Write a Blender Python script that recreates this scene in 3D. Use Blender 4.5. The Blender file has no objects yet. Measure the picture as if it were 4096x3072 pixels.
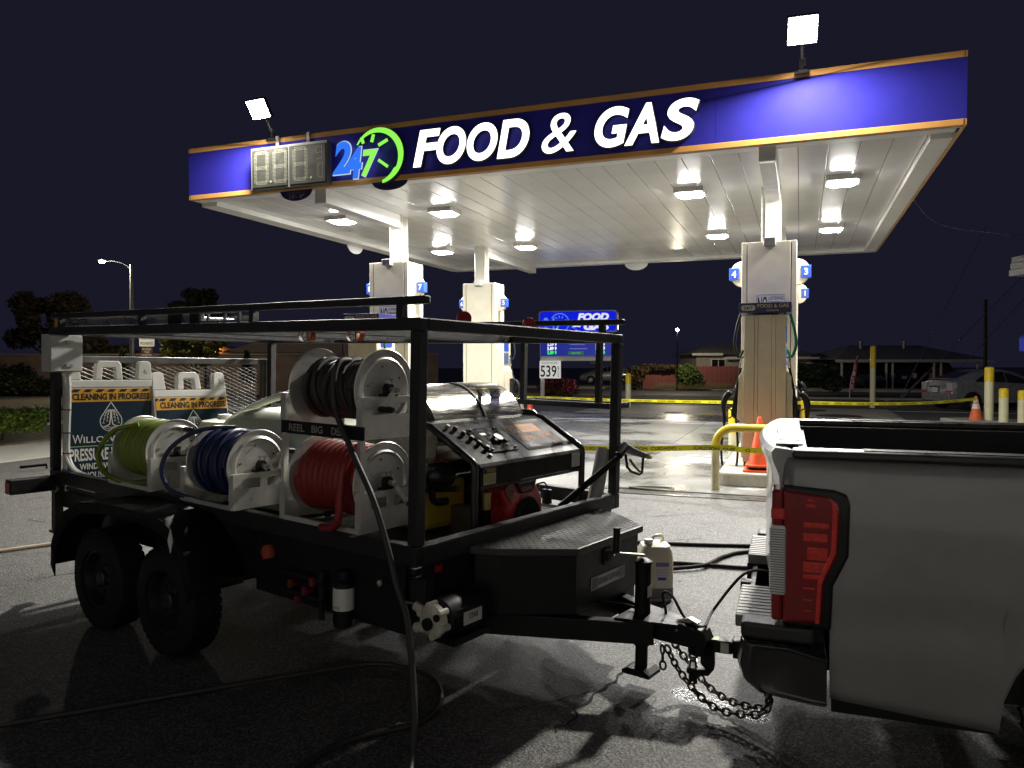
import bpy, bmesh, math, random
from mathutils import Matrix, Vector
random.seed(7)
R = math.radians
SC = bpy.context.scene
COL = SC.collection
# ------------------------------------------------------------------ camera
cam_d = bpy.data.cameras.new('camera'); cam = bpy.data.objects.new('camera', cam_d); COL.objects.link(cam)
cam_d.sensor_width = 36; cam_d.lens = 26.79; cam_d.clip_start = 0.05; cam_d.clip_end = 500
cam.matrix_world = Matrix.Translation((0, 0, 1.75)) @ Matrix.Rotation(R(90 - 1.6426), 4, 'X') @ Matrix.Rotation(R(-0.096), 4, 'Z')
SC.camera = cam
# ------------------------------------------------------------------ night sky
w = bpy.data.worlds.new('World'); SC.world = w; w.use_nodes = True
nt = w.node_tree; bg = nt.nodes['Background']
sky = nt.nodes.new('ShaderNodeTexSky'); sky.sky_type = 'NISHITA'; sky.sun_disc = False
sky.sun_elevation = R(-9); sky.sun_rotation = R(200)
mx = nt.nodes.new('ShaderNodeMix'); mx.data_type = 'RGBA'; mx.blend_type = 'ADD'
mx.inputs['Factor'].default_value = 1.0
mx.inputs['B'].default_value = (0.150, 0.150, 0.320, 1)          # city sky glow, even all round
nt.links.new(sky.outputs[0], mx.inputs['A']); nt.links.new(mx.outputs['Result'], bg.inputs[0])
bg.inputs[1].default_value = 0.060
# ------------------------------------------------------------------ view
SC.view_settings.view_transform = 'Standard'; SC.view_settings.look = 'None'
SC.view_settings.exposure = 0.0; SC.view_settings.gamma = 1.0
SC.render.engine = 'CYCLES'
SC.cycles.use_denoising = True
SC.cycles.max_bounces = 6; SC.cycles.diffuse_bounces = 4; SC.cycles.glossy_bounces = 3; SC.cycles.sample_clamp_indirect = 4.0
SC.cycles.caustics_reflective = False; SC.cycles.caustics_refractive = False
# lamp levels, one place to tune them
FLOOD = 2400.0; CANOPY_LAMP = 950.0; LETTER = 2.6; STREET = 2200.0
# ------------------------------------------------------------------ frames
FW = Matrix.Identity(4)
def frame(ax, ay, az, o):
    return Matrix(((ax[0], ay[0], az[0], o[0]), (ax[1], ay[1], az[1], o[1]), (ax[2], ay[2], az[2], o[2]), (0, 0, 0, 1)))
# trailer: x across to the far side, y to the rear, z up
FT = frame((0.5892, 0.8079, -0.0124), (-0.8077, 0.5893, 0.0162), (0.0204, 0.0005, 0.9998), (-0.4799, 3.6503, 0.0004))
CY = -0.36097
FC = Matrix.Translation((-5.5663, 13.3476, 0)) @ Matrix.Rotation(CY, 4, 'Z')      # canopy
FK = frame((0.93975, -0.34191, 0), (0.34191, 0.93975, 0), (0, 0, 1), (1.11, 3.10, 0))   # truck: x forward, y to far side
def fz(x, y, deg, z=0): return Matrix.Translation((x, y, z)) @ Matrix.Rotation(R(deg), 4, 'Z')
# ------------------------------------------------------------------ materials
MATS = {}
def pm(name, col, rough=.5, metal=0., var=.12, vs=6., bump=0., bs=80., coat=0., emit=None, es=0., trans=0., spec=None, rvar=.1, alpha=1., stretch=None, sss=0.):
    if name in MATS: return MATS[name]
    m = bpy.data.materials.new(name); m.use_nodes = True; n = m.node_tree.nodes; l = m.node_tree.links
    b = n['Principled BSDF']
    b.inputs['Base Color'].default_value = (*col, 1); b.inputs['Roughness'].default_value = rough; b.inputs['Metallic'].default_value = metal
    if coat: b.inputs['Coat Weight'].default_value = coat; b.inputs['Coat Roughness'].default_value = .06
    if spec is not None: b.inputs['Specular IOR Level'].default_value = spec
    if trans: b.inputs['Transmission Weight'].default_value = trans
    if sss: b.inputs['Subsurface Weight'].default_value = sss; b.inputs['Subsurface Radius'].default_value = (.05, .05, .05)
    if alpha < 1: b.inputs['Alpha'].default_value = alpha
    if emit: b.inputs['Emission Color'].default_value = (*emit, 1); b.inputs['Emission Strength'].default_value = es
    if var or bump or rvar:
        tc = n.new('ShaderNodeTexCoord'); mp = n.new('ShaderNodeMapping'); l.new(tc.outputs['Object'], mp.inputs[0])
        if stretch: mp.inputs['Scale'].default_value = stretch
    if var:
        t = n.new('ShaderNodeTexNoise'); t.inputs['Scale'].default_value = vs; t.inputs['Detail'].default_value = 6; t.inputs['Roughness'].default_value = .62
        l.new(mp.outputs[0], t.inputs[0])
        r = n.new('ShaderNodeMapRange'); r.inputs[1].default_value = .3; r.inputs[2].default_value = .7; r.inputs[3].default_value = 1 - var; r.inputs[4].default_value = 1 + var
        l.new(t.outputs[0], r.inputs[0])
        k = n.new('ShaderNodeMix'); k.data_type = 'RGBA'; k.blend_type = 'MULTIPLY'; k.inputs['Factor'].default_value = 1
        k.inputs['A'].default_value = (*col, 1); l.new(r.outputs[0], k.inputs['B']); l.new(k.outputs['Result'], b.inputs['Base Color'])
        if rvar:
            q = n.new('ShaderNodeMapRange'); q.inputs[1].default_value = .3; q.inputs[2].default_value = .7
            q.inputs[3].default_value = max(.02, rough - rvar); q.inputs[4].default_value = min(1, rough + rvar)
            l.new(t.outputs[0], q.inputs[0]); l.new(q.outputs[0], b.inputs['Roughness'])
    if bump:
        t2 = n.new('ShaderNodeTexNoise'); t2.inputs['Scale'].default_value = bs; t2.inputs['Detail'].default_value = 3
        l.new(mp.outputs[0], t2.inputs[0])
        bp = n.new('ShaderNodeBump'); bp.inputs['Strength'].default_value = bump; bp.inputs['Distance'].default_value = .01
        l.new(t2.outputs[0], bp.inputs['Height']); l.new(bp.outputs[0], b.inputs['Normal'])
    MATS[name] = m; return m
def glow(name, col, s, sample=False):
    if name in MATS: return MATS[name]
    m = bpy.data.materials.new(name); m.use_nodes = True; n = m.node_tree.nodes; l = m.node_tree.links
    n.remove(n['Principled BSDF']); e = n.new('ShaderNodeEmission'); e.inputs[0].default_value = (*col, 1); e.inputs[1].default_value = s
    l.new(e.outputs[0], n['Material Output'].inputs[0]); MATS[name] = m
    m.cycles.emission_sampling = 'FRONT_BACK' if sample else 'NONE'
    return m

black_bar = pm('textured black powder coat', (.011, .011, .012), .42, var=.25, vs=9, bump=.55, bs=260)
black_plastic = pm('black plastic', (.012, .012, .013), .45, spec=.3)
black_satin = pm('black satin paint', (.009, .009, .010), .48, var=.3, vs=14, spec=.3)
rubber = pm('black rubber', (.011, .011, .012), .7, spec=.25, var=.3, vs=20)
steel = pm('brushed aluminium', (.70, .69, .64), .38, .55, var=.14, vs=7, bump=.06, bs=40, rvar=.12)
galv = pm('galvanised steel', (.40, .40, .38), .42, .7, var=.2, vs=12)
stain = pm('stainless wrap', (.44, .42, .37), .22, 1., var=.12, vs=5, bump=.10, bs=9, rvar=.1, stretch=(1, 9, 9))
white_pl = pm('white plastic', (.74, .73, .68), .45, var=.06, vs=9)
cream = pm('cream painted metal', (.66, .615, .49), .42, var=.10, vs=2.2, rvar=.08)
white_pt = pm('white paint', (.78, .77, .74), .35, var=.05, vs=2)
yellow = pm('yellow paint', (.72, .52, .02), .4, var=.1, vs=7)
orange = pm('orange rubber', (.80, .10, .025), .45, var=.1, vs=9)
chrome = pm('chrome', (.8, .8, .8), .12, 1., var=0, rvar=0)
dark_glass = pm('dark glass', (.012, .013, .015), .06, var=0, rvar=0, spec=.6)
print_black = pm('black print', (.012, .012, .012), .5, var=0, rvar=0)
print_white = pm('white print', (.78, .77, .72), .5, var=0, rvar=0)
print_blue = pm('blue sign print', (.02, .07, .42), .4, var=0, rvar=0)
# ------------------------------------------------------------------ mesh builder
class MB:
    def __init__(s): s.v = []; s.f = []
    def add(s, vs, fs):
        o = len(s.v); s.v += [tuple(p) for p in vs]; s.f += [tuple(i + o for i in f) for f in fs]; return s
    def box(s, x0, x1, y0, y1, z0, z1):
        return s.add([(x0, y0, z0), (x1, y0, z0), (x1, y1, z0), (x0, y1, z0), (x0, y0, z1), (x1, y0, z1), (x1, y1, z1), (x0, y1, z1)],
                     [(0, 3, 2, 1), (4, 5, 6, 7), (0, 1, 5, 4), (1, 2, 6, 5), (2, 3, 7, 6), (3, 0, 4, 7)])
    def prism(s, poly, ax, a, b):
        def P(p, t):
            return (t, p[0], p[1]) if ax == 'x' else (p[0], t, p[1]) if ax == 'y' else (p[0], p[1], t)
        n = len(poly)
        return s.add([P(p, a) for p in poly] + [P(p, b) for p in poly],
                     [tuple(range(n)), tuple(range(2 * n - 1, n - 1, -1))] + [(i, (i + 1) % n, n + (i + 1) % n, n + i) for i in range(n)])
    def bar(s, p, q, wdt, hgt, up=(0, 0, 1)):
        p = Vector(p); q = Vector(q); d = (q - p).normalized(); u = Vector(up)
        sd = d.cross(u)
        if sd.length < 1e-4: sd = d.cross(Vector((0, 1, 0)))
        sd.normalize(); u = sd.cross(d); a = sd * wdt / 2; b = u * hgt / 2
        return s.add([p - a - b, p + a - b, p + a + b, p - a + b, q - a - b, q + a - b, q + a + b, q - a + b],
                     [(0, 3, 2, 1), (4, 5, 6, 7), (0, 1, 5, 4), (1, 2, 6, 5), (2, 3, 7, 6), (3, 0, 4, 7)])
    def tube(s, pts, r, n=8, closed=False, caps=True):
        P = [Vector(p) for p in pts]; N = len(P); rr = r if isinstance(r, (list, tuple)) else [r] * N
        T = []
        for i in range(N):
            a = P[(i - 1) % N] if (closed or i) else P[i]; b = P[(i + 1) % N] if (closed or i < N - 1) else P[i]
            t = (b - a); T.append(t.normalized() if t.length > 1e-9 else Vector((0, 0, 1)))
        u = T[0].orthogonal().normalized(); vs = []; fs = []
        for i in range(N):
            u = (u - T[i] * u.dot(T[i])); u = u.normalized() if u.length > 1e-6 else T[i].orthogonal().normalized()
            c = T[i].cross(u)
            for k in range(n):
                g = 2 * math.pi * k / n; vs.append(P[i] + (u * math.cos(g) + c * math.sin(g)) * rr[i])
        M = N if closed else N - 1
        for i in range(M):
            j = (i + 1) % N
            for k in range(n): fs.append((i * n + k, i * n + (k + 1) % n, j * n + (k + 1) % n, j * n + k))
        if caps and not closed: fs += [tuple(range(n - 1, -1, -1)), tuple((N - 1) * n + k for k in range(n))]
        return s.add(vs, fs)
    def lathe(s, prof, o, ax=(0, 0, 1), n=24):
        ax = Vector(ax).normalized(); u = ax.orthogonal().normalized(); c = ax.cross(u); o = Vector(o); vs = []; fs = []
        for (r, h) in prof:
            for k in range(n):
                g = 2 * math.pi * k / n; vs.append(o + ax * h + (u * math.cos(g) + c * math.sin(g)) * max(r, 1e-5))
        for i in range(len(prof) - 1):
            for k in range(n): fs.append((i * n + k, i * n + (k + 1) % n, (i + 1) * n + (k + 1) % n, (i + 1) * n + k))
        return s.add(vs, fs)
    def cyl(s, p, q, r, n=16, r2=None):
        p = Vector(p); q = Vector(q); h = (q - p).length; r2 = r if r2 is None else r2
        return s.lathe([(0, 0), (r, 0), (r2, h), (0, h)], p, q - p, n)
    def mesh(s, off=(0, 0, 0), fix=True, smooth=False):
        me = bpy.data.meshes.new('m'); ox, oy, oz = off
        me.from_pydata([(a - ox, b - oy, c - oz) for a, b, c in s.v], [], s.f)
        if fix:
            b = bmesh.new(); b.from_mesh(me); bmesh.ops.remove_doubles(b, verts=b.verts, dist=2e-6) if fix == 2 else None
            bmesh.ops.recalc_face_normals(b, faces=b.faces); b.to_mesh(me); b.free()
        if smooth:
            me.polygons.foreach_set('use_smooth', [True] * len(me.polygons))
            try: me.set_sharp_from_angle(angle=R(40))
            except Exception: pass
        return me
ORG = {}
def link(name, data, mat=None, parent=None, kind=None, label=None):
    o = bpy.data.objects.new(name, data); COL.objects.link(o)
    if mat is not None and data is not None and not data.materials: data.materials.append(mat)
    if parent is not None: o.parent = parent; ORG[o.name] = ORG[parent.name]
    if kind: o['kind'] = kind
    if label: o['label'] = label
    return o
def part(name, mb, mat, parent, smooth=False, bevel=0, kind=None, label=None, fix=True):
    off = ORG.get(parent.name, (0, 0, 0))
    o = link(name, mb.mesh(off, fix, smooth), mat, parent, kind, label)
    if bevel: bev(o, bevel)
    return o
def bev(o, wd, seg=2, ang=35):
    b = o.modifiers.new('bevel', 'BEVEL'); b.width = wd; b.segments = seg; b.limit_method = 'ANGLE'; b.angle_limit = R(ang); b.harden_normals = False
    return o
def thing(name, label, cat, F=FW, o=(0, 0, 0), group=None):
    e = bpy.data.objects.new(name, None); e.empty_display_size = .1; COL.objects.link(e)
    e.matrix_world = F @ Matrix.Translation(o); ORG[e.name] = tuple(o)
    e['label'] = label; e['category'] = cat
    if group: e['group'] = group
    return e
def single(name, mb, mat, label, cat, F=FW, o=(0, 0, 0), smooth=False, bevel=0, group=None, fix=True):
    ob = link(name, mb.mesh(o, fix, smooth), mat); ob.matrix_world = F @ Matrix.Translation(o); ORG[ob.name] = tuple(o)
    ob['label'] = label; ob['category'] = cat
    if group: ob['group'] = group
    if bevel: bev(ob, bevel)
    return ob
def struct(name, mb, mat, F=FW, smooth=False, bevel=0, fix=True, kind='structure'):
    ob = link(name, mb.mesh((0, 0, 0), fix, smooth), mat); ob.matrix_world = F; ORG[ob.name] = (0, 0, 0); ob['kind'] = kind
    if bevel: bev(ob, bevel)
    return ob
def dup(root, F, o, label, group=None):
    r = root.copy(); COL.objects.link(r); r.matrix_world = F @ Matrix.Translation(o); r['label'] = label; ORG[r.name] = ORG[root.name]
    if group: r['group'] = group
    def rec(a, b):
        for c in list(a.children):
            d = c.copy(); COL.objects.link(d); d.parent = b; ORG[d.name] = ORG[c.name]; rec(c, d)
    rec(root, r); return r
# flat rectangle basis: o = origin, r = right, u = up  -> matrix that maps (a, b, c) to o + r*a + u*b + n*c
def plane(o, r, u):
    r = Vector(r).normalized(); u = Vector(u).normalized(); n = r.cross(u).normalized(); u = n.cross(r)
    return Matrix(((r.x, u.x, n.x, o[0]), (r.y, u.y, n.y, o[1]), (r.z, u.z, n.z, o[2]), (0, 0, 0, 1)))
def text_mesh(s, M, rect, off=(0, 0, 0), bold=.0, shear=0., ext=0., lift=.0015, keep=False, res=3):
    c = bpy.data.curves.new('t', 'FONT'); c.body = s; c.size = 1; c.offset = bold; c.shear = shear; c.resolution_u = res; c.extrude = 0; c.space_line = .95; c.align_x = 'CENTER'
    ob = bpy.data.objects.new('t', c); me = bpy.data.meshes.new_from_object(ob)
    bpy.data.objects.remove(ob); bpy.data.curves.remove(c)
    xs = [v.co.x for v in me.vertices]; ys = [v.co.y for v in me.vertices]
    x0, x1, y0, y1 = min(xs), max(xs), min(ys), max(ys); X0, X1, Y0, Y1 = rect
    sx = (X1 - X0) / max(x1 - x0, 1e-6); sy = (Y1 - Y0) / max(y1 - y0, 1e-6)
    if keep: sx = sy = min(sx, sy)
    cx, cy = (X0 + X1) / 2, (Y0 + Y1) / 2; mx_, my_ = (x0 + x1) / 2, (y0 + y1) / 2
    for v in me.vertices:
        v.co = Vector(((v.co.x - mx_) * sx + cx, (v.co.y - my_) * sy + cy, lift))
    if ext:
        b = bmesh.new(); b.from_mesh(me); bmesh.ops.remove_doubles(b, verts=b.verts, dist=1e-5)
        g = bmesh.ops.extrude_face_region(b, geom=b.faces[:])
        for e in g['geom']:
            if isinstance(e, bmesh.types.BMVert): e.co.z += ext
        bmesh.ops.recalc_face_normals(b, faces=b.faces); b.to_mesh(me); b.free()
    me.transform(Matrix.Translation((-off[0], -off[1], -off[2])) @ M)
    return me
def text(s, M, rect, mat, parent, name='lettering', **k):
    return link(name, text_mesh(s, M, rect, ORG[parent.name], **k), mat, parent)
def plate(M, rect, mat, parent, name, lift=0., th=.004, round_=0, hole=None):
    x0, x1, y0, y1 = rect; pl = []
    if round_:
        for cx, cy, a in ((x1 - round_, y0 + round_, -90), (x1 - round_, y1 - round_, 0), (x0 + round_, y1 - round_, 90), (x0 + round_, y0 + round_, 180)):
            for k in range(5): g = R(a + k * 22.5); pl.append((cx + round_ * math.cos(g), cy + round_ * math.sin(g)))
    else: pl = [(x0, y0), (x1, y0), (x1, y1), (x0, y1)]
    mb = MB().prism(pl, 'z', lift, lift + th); mb.v = [tuple(M @ Vector(v)) for v in mb.v]
    return part(name, mb, mat, parent)
def xform(mb, M): mb.v = [tuple(M @ Vector(v)) for v in mb.v]; return mb
def arc(c, r, a0, a1, n, pl='xz', t=0.):
    out = []
    for i in range(n + 1):
        g = R(a0 + (a1 - a0) * i / n); a, b = c[0] + r * math.cos(g), c[1] + r * math.sin(g)
        out.append((a, t, b) if pl == 'xz' else (t, a, b) if pl == 'yz' else (a, b, t))
    return out
def smoothpath(pts, n=6):
    P = [Vector(p) for p in pts]; out = []
    for i in range(len(P) - 1):
        a = P[max(i - 1, 0)]; b = P[i]; c = P[i + 1]; d = P[min(i + 2, len(P) - 1)]
        for k in range(n):
            t = k / n
            out.append(.5 * ((2 * b) + (c - a) * t + (2 * a - 5 * b + 4 * c - d) * t * t + (3 * b - a - 3 * c + d) * t ** 3))
    out.append(P[-1]); return out
def leaves(n, blobs, size, seed=1, flat=.6):
    rg = random.Random(seed); vs = []; fs = []
    for i in range(n):
        cx, cy, cz, rx, ry, rz = blobs[rg.randrange(len(blobs))]
        d = Vector((rg.gauss(0, 1), rg.gauss(0, 1), rg.gauss(0, 1))).normalized() * (rg.random() ** .45)
        p = Vector((cx + d.x * rx, cy + d.y * ry, cz + d.z * rz)); s_ = size * rg.uniform(.6, 1.4)
        a = Vector((rg.gauss(0, 1), rg.gauss(0, 1), rg.gauss(0, flat))).normalized(); b = a.orthogonal().normalized()
        b = (Matrix.Rotation(rg.uniform(0, 6.28), 3, a) @ b) * .45
        o = len(vs); vs += [p - a * s_, p + b * s_, p + a * s_, p - b * s_]; fs.append((o, o + 1, o + 2, o + 3))
    m = MB(); m.v = [tuple(v) for v in vs]; m.f = fs; return m
# ================================================================== GROUND
def ground_mat(name, c0, c1, rough, wet_rough, wet_amt, agg=180., bump=.7, foam=None, scale=.35, spots=(), stones=0):
    m = bpy.data.materials.new(name); m.use_nodes = True; n = m.node_tree.nodes; l = m.node_tree.links; b = n['Principled BSDF']
    tc = n.new('ShaderNodeTexCoord')
    def noise(sc, d=4, ro=.6):
        t = n.new('ShaderNodeTexNoise'); t.inputs['Scale'].default_value = sc; t.inputs['Detail'].default_value = d; t.inputs['Roughness'].default_value = ro
        l.new(tc.outputs['Object'], t.inputs[0]); return t
    def rng(src, a, b_, c=0., d=1.):
        q = n.new('ShaderNodeMapRange'); q.interpolation_type = 'SMOOTHSTEP'
        for i, x in enumerate((a, b_, c, d)): q.inputs[i + 1].default_value = x
        l.new(src, q.inputs[0]); return q.outputs[0]
    def math_(op, a, b_):
        q = n.new('ShaderNodeMath'); q.operation = op; q.use_clamp = True
        for i, x in enumerate((a, b_)):
            if isinstance(x, (int, float)): q.inputs[i].default_value = x
            else: l.new(x, q.inputs[i])
        return q.outputs[0]
    big = noise(scale, 5); fine = noise(agg, 2, .7); mid = noise(9, 6, .7)
    wet = rng(big.outputs[0], .5 - wet_amt, .62 - wet_amt)
    if spots:
        acc = None; sx = n.new('ShaderNodeSeparateXYZ'); l.new(tc.outputs['Object'], sx.inputs[0])
        for (x, y, r_) in spots:
            d = n.new('ShaderNodeVectorMath'); d.operation = 'DISTANCE'; d.inputs[1].default_value = (x, y, 0); l.new(tc.outputs['Object'], d.inputs[0])
            ed = math_('ADD', d.outputs['Value'], 0); q = n.new('ShaderNodeMath'); q.operation = 'MULTIPLY_ADD'; l.new(mid.outputs[0], q.inputs[0]); q.inputs[1].default_value = r_ * 1.2; l.new(d.outputs['Value'], q.inputs[2])
            s_ = rng(q.outputs[0], r_ * 1.45, r_ * 1.25)
            acc = s_ if acc is None else math_('MAXIMUM', acc, s_)
        wet = math_('MAXIMUM', wet, acc)
    col = n.new('ShaderNodeMix'); col.data_type = 'RGBA'; col.inputs['A'].default_value = (*c0, 1); col.inputs['B'].default_value = (*c1, 1)
    mixf = math_('ADD', math_('MULTIPLY', rng(fine.outputs[0], .35, .68), .6), math_('MULTIPLY', rng(mid.outputs[0], .3, .7), .4))
    if stones:
        vo = n.new('ShaderNodeTexVoronoi'); vo.inputs['Scale'].default_value = stones; l.new(tc.outputs['Object'], vo.inputs[0])
        sepc = n.new('ShaderNodeSeparateColor'); l.new(vo.outputs['Color'], sepc.inputs[0])
        mixf = math_('ADD', math_('MULTIPLY', rng(sepc.outputs[0], .45, 1.0), .75), math_('MULTIPLY', mixf, .35))
    l.new(mixf, col.inputs['Factor'])
    st_n = noise(1.6, 6, .7); stn = n.new('ShaderNodeMix'); stn.data_type = 'RGBA'; stn.blend_type = 'MULTIPLY'; stn.inputs['B'].default_value = (.45, .44, .43, 1)
    l.new(rng(st_n.outputs[0], .56, .70), stn.inputs['Factor']); l.new(col.outputs['Result'], stn.inputs['A']); col = stn
    dk = n.new('ShaderNodeMix'); dk.data_type = 'RGBA'; dk.blend_type = 'MULTIPLY'; dk.inputs['B'].default_value = (.5, .5, .48, 1)
    l.new(wet, dk.inputs['Factor']); l.new(col.outputs['Result'], dk.inputs['A']); outc = dk.outputs['Result']
    ro = n.new('ShaderNodeMix'); ro.data_type = 'FLOAT'; ro.inputs['A'].default_value = rough; ro.inputs['B'].default_value = wet_rough; l.new(wet, ro.inputs['Factor'])
    if foam:
        sx2 = n.new('ShaderNodeSeparateXYZ'); l.new(tc.outputs['Object'], sx2.inputs[0]); fa = None
        fn = n.new('ShaderNodeTexNoise'); fn.inputs['Scale'].default_value = 1.0; fn.inputs['Detail'].default_value = 8; fn.inputs['Roughness'].default_value = .65
        mpn = n.new('ShaderNodeMapping'); mpn.inputs['Scale'].default_value = (.45, 1.6, 1); l.new(tc.outputs['Object'], mpn.inputs[0]); l.new(mpn.outputs[0], fn.inputs[0])
        for (y0, y1, x0, x1, th) in foam:
            by = math_('MULTIPLY', rng(sx2.outputs[1], y0 - .5, y0 + .3), rng(sx2.outputs[1], y1 + .4, y1 - .3))
            bx = math_('MULTIPLY', rng(sx2.outputs[0], x0 - .5, x0 + .5), rng(sx2.outputs[0], x1 + .5, x1 - .5))
            f_ = rng(math_('MULTIPLY', math_('MULTIPLY', by, bx), fn.outputs[0]), th, th + .1)
            fa = f_ if fa is None else math_('MAXIMUM', fa, f_)
        fm = n.new('ShaderNodeMix'); fm.data_type = 'RGBA'; fm.inputs['B'].default_value = (.62, .63, .62, 1); l.new(fa, fm.inputs['Factor']); l.new(outc, fm.inputs['A']); outc = fm.outputs['Result']
    l.new(outc, b.inputs['Base Color']); l.new(ro.outputs['Result'], b.inputs['Roughness'])
    bp = n.new('ShaderNodeBump'); bp.inputs['Strength'].default_value = bump; bp.inputs['Distance'].default_value = .006
    l.new(fine.outputs[0], bp.inputs['Height']); l.new(bp.outputs[0], b.inputs['Normal'])
    return m
m_asph = ground_mat('worn asphalt', (.020, .0196, .0187), (.215, .207, .190), .6, .22, -.15, agg=62, bump=1.0, stones=110, spots=((.93, 3.97, .13), (1.05, 3.87, .12), (1.20, 3.74, .12), (.90, 4.69, .06), (1.0, 4.54, .05), (1.07, 4.32, .05)))
m_slab = ground_mat('wet concrete', (.13, .128, .117), (.28, .274, .252), .52, .26, .08, agg=45, bump=.35, foam=((11.0, 12.6, 2.5, 9.2, .46), (2.6, 4.4, 7.6, 9.0, .46), (.0, .6, 8.8, 10.6, .45)))
m_road = ground_mat('street asphalt', (.035, .034, .033), (.075, .072, .068), .75, .4, -.1, agg=60, bump=.3)
m_conc = ground_mat('pale dry concrete', (.30, .285, .24), (.42, .40, .34), .75, .4, -.15, agg=60, bump=.25)
m_dirt = ground_mat('dry verge soil', (.05, .04, .025), (.13, .10, .055), .9, .7, -.3, agg=40, bump=.8)
struct('ground', MB().add([(-160, -60, 0), (160, -60, 0), (160, 220, 0), (-160, 220, 0)], [(0, 1, 2, 3)]), m_asph, fix=False)
def sheet(name, x0, x1, y0, y1, z, mat, F=FC):
    return struct(name, MB().box(x0, x1, y0, y1, -.05, z), mat, F)
# forecourt slabs
fore = bpy.data.objects.new('forecourt', None); COL.objects.link(fore); fore.matrix_world = FC; fore['kind'] = 'structure'; ORG[fore.name] = (0, 0, 0)
ex = [-1.2, 3.1, 7.4, 11.7]; ey = [-.55, 4.6, 9.8, 15.0]
for i in range(3):
    for j in range(3): part('slab', MB().box(ex[i] + .008, ex[i + 1] - .008, ey[j] + .008, ey[j + 1] - .008, -.05, .010), m_slab, fore)
m_slab2 = ground_mat('damp pale concrete', (.30, .285, .235), (.43, .405, .335), .55, .2, -.06, agg=60, bump=.2)
for x0, x1 in ((2.6, 7.4), (7.4, 12.9)): part('slab', MB().box(x0 + .008, x1 - .008, 15.008, 20.2, -.05, .009), m_slab2, fore)
# streets, kerbs, walks
sheet('road', -140, 140, 27.2, 37.6, .004, m_road)
struct('street', MB().box(-15.6, -9.6, -60, 27.19, -.05, .004), m_road, FC)
sheet('verge', -6.0, 13.4, 21.6, 26.8, .05, m_dirt)
struct('verge_strip', MB().box(13.6, 40, 24.5, 26.8, -.05, .05), pm('dull grass turf', (.05, .06, .02), .9, var=.5, vs=3, bump=.8, bs=30), FC)
sheet('kerb', -9.4, 40, 26.82, 27.18, .13, m_conc)
struct('kerb_far', MB().box(-140, 140, 37.62, 37.9, -.05, .13), m_conc, FC)
struct('pavement_far', MB().box(-140, 140, 37.91, 40.4, -.05, .125), m_conc, FC)
struct('pavement', MB().box(-5.7, -3.15, -40, 9.0, -.05, .012), m_conc, FC)
struct('kerb_left', MB().box(-9.58, -9.3, -60, 26.8, -.05, .13), m_conc, FC)
struct('planting_bed', MB().box(-9.28, -5.72, -40, 22, -.05, .05), m_dirt, FC)
struct('median', MB().box(-24, -15.62, -60, 27, -.05, .10), m_dirt, FC)
# pale edge stones of the far planting strip
rg = random.Random(5); st = thing('edging_stones', 'row of pale rubble stones edging the planting strip across the left street', 'stones', FC, (-16, 12, .1))
for i in range(70):
    x = -15.9 - rg.random() * .7; y = 2 + i * .36 + rg.random() * .2; s_ = rg.uniform(.09, .2)
    part('stone', MB().lathe([(0, -.3 * s_), (s_, 0), (s_ * .8, s_ * .6), (0, s_ * .75)], (x, y, .1), (rg.uniform(-.2, .2), rg.uniform(-.2, .2), 1), 7), m_conc, st)
# asphalt cracks (thin sunken fissures filled with dirt)
crk = MB(); crack_m = pm('crack fill', (.006, .006, .006), .9, var=0, rvar=0)
def crack(p, q, n, jit, wd, seed):
    rgc = random.Random(seed); P = []
    for i in range(n + 1):
        t = i / n; P.append(Vector((p[0] + (q[0] - p[0]) * t + rgc.gauss(0, jit), p[1] + (q[1] - p[1]) * t + rgc.gauss(0, jit), .004)))
    for a, b in zip(P, P[1:]):
        d = (b - a).normalized(); s_ = Vector((-d.y, d.x, 0)) * wd * rgc.uniform(.4, 1.2); crk.add([a - s_, b - s_, b + s_, a + s_], [(0, 1, 2, 3)])
crack((1.1, 5.55), (.75, 4.45), 26, .012, .008, 1); crack((.75, 4.45), (.2, 3.55), 22, .012, .008, 2); crack((.45, 4.0), (-.1, 3.75), 14, .012, .005, 3)
crack((-4.6, 7.6), (-3.3, 6.9), 22, .02, .006, 4); crack((-4.2, 6.9), (-3.0, 7.4), 20, .02, .006, 5); crack((-3.9, 6.1), (-3.1, 6.6), 16, .02, .005, 6); crack((-5.4, 8.4), (-3.6, 8.0), 24, .02, .006, 8)
crack((.6, 8.4), (2.2, 8.7), 20, .02, .005, 9); crack((1.0, 7.3), (1.9, 7.5), 16, .02, .004, 10)
struct('asphalt_cracks', crk, crack_m, fix=False)
lit = MB(); rgl = random.Random(21)
for i in range(70):
    x, y = (rgl.uniform(-5, 4), rgl.uniform(5, 10)) if i % 3 else (rgl.uniform(-1, 3.5), rgl.uniform(10.6, 15)); a = rgl.uniform(0, 6.28); s_ = rgl.uniform(.008, .024); c_, d_ = math.cos(a) * s_, math.sin(a) * s_; z = .004 + (.012 if y > 10 else 0)
    lit.add([(x - c_, y - d_, z), (x + d_ * .5, y - c_ * .5, z + .006), (x + c_, y + d_, z + .002), (x - d_ * .5, y + c_ * .5, z + .008)], [(0, 1, 2, 3)])
struct('leaf_litter', lit, pm('litter scraps', (.30, .24, .15), .8, var=.5, vs=1.0), fix=False, kind='stuff')
struct('parking_line', MB().box(12.9, 17.5, 19.25, 19.35, 0, .006), pm('worn white line', (.5, .5, .46), .7, var=.3), FC)
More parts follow.
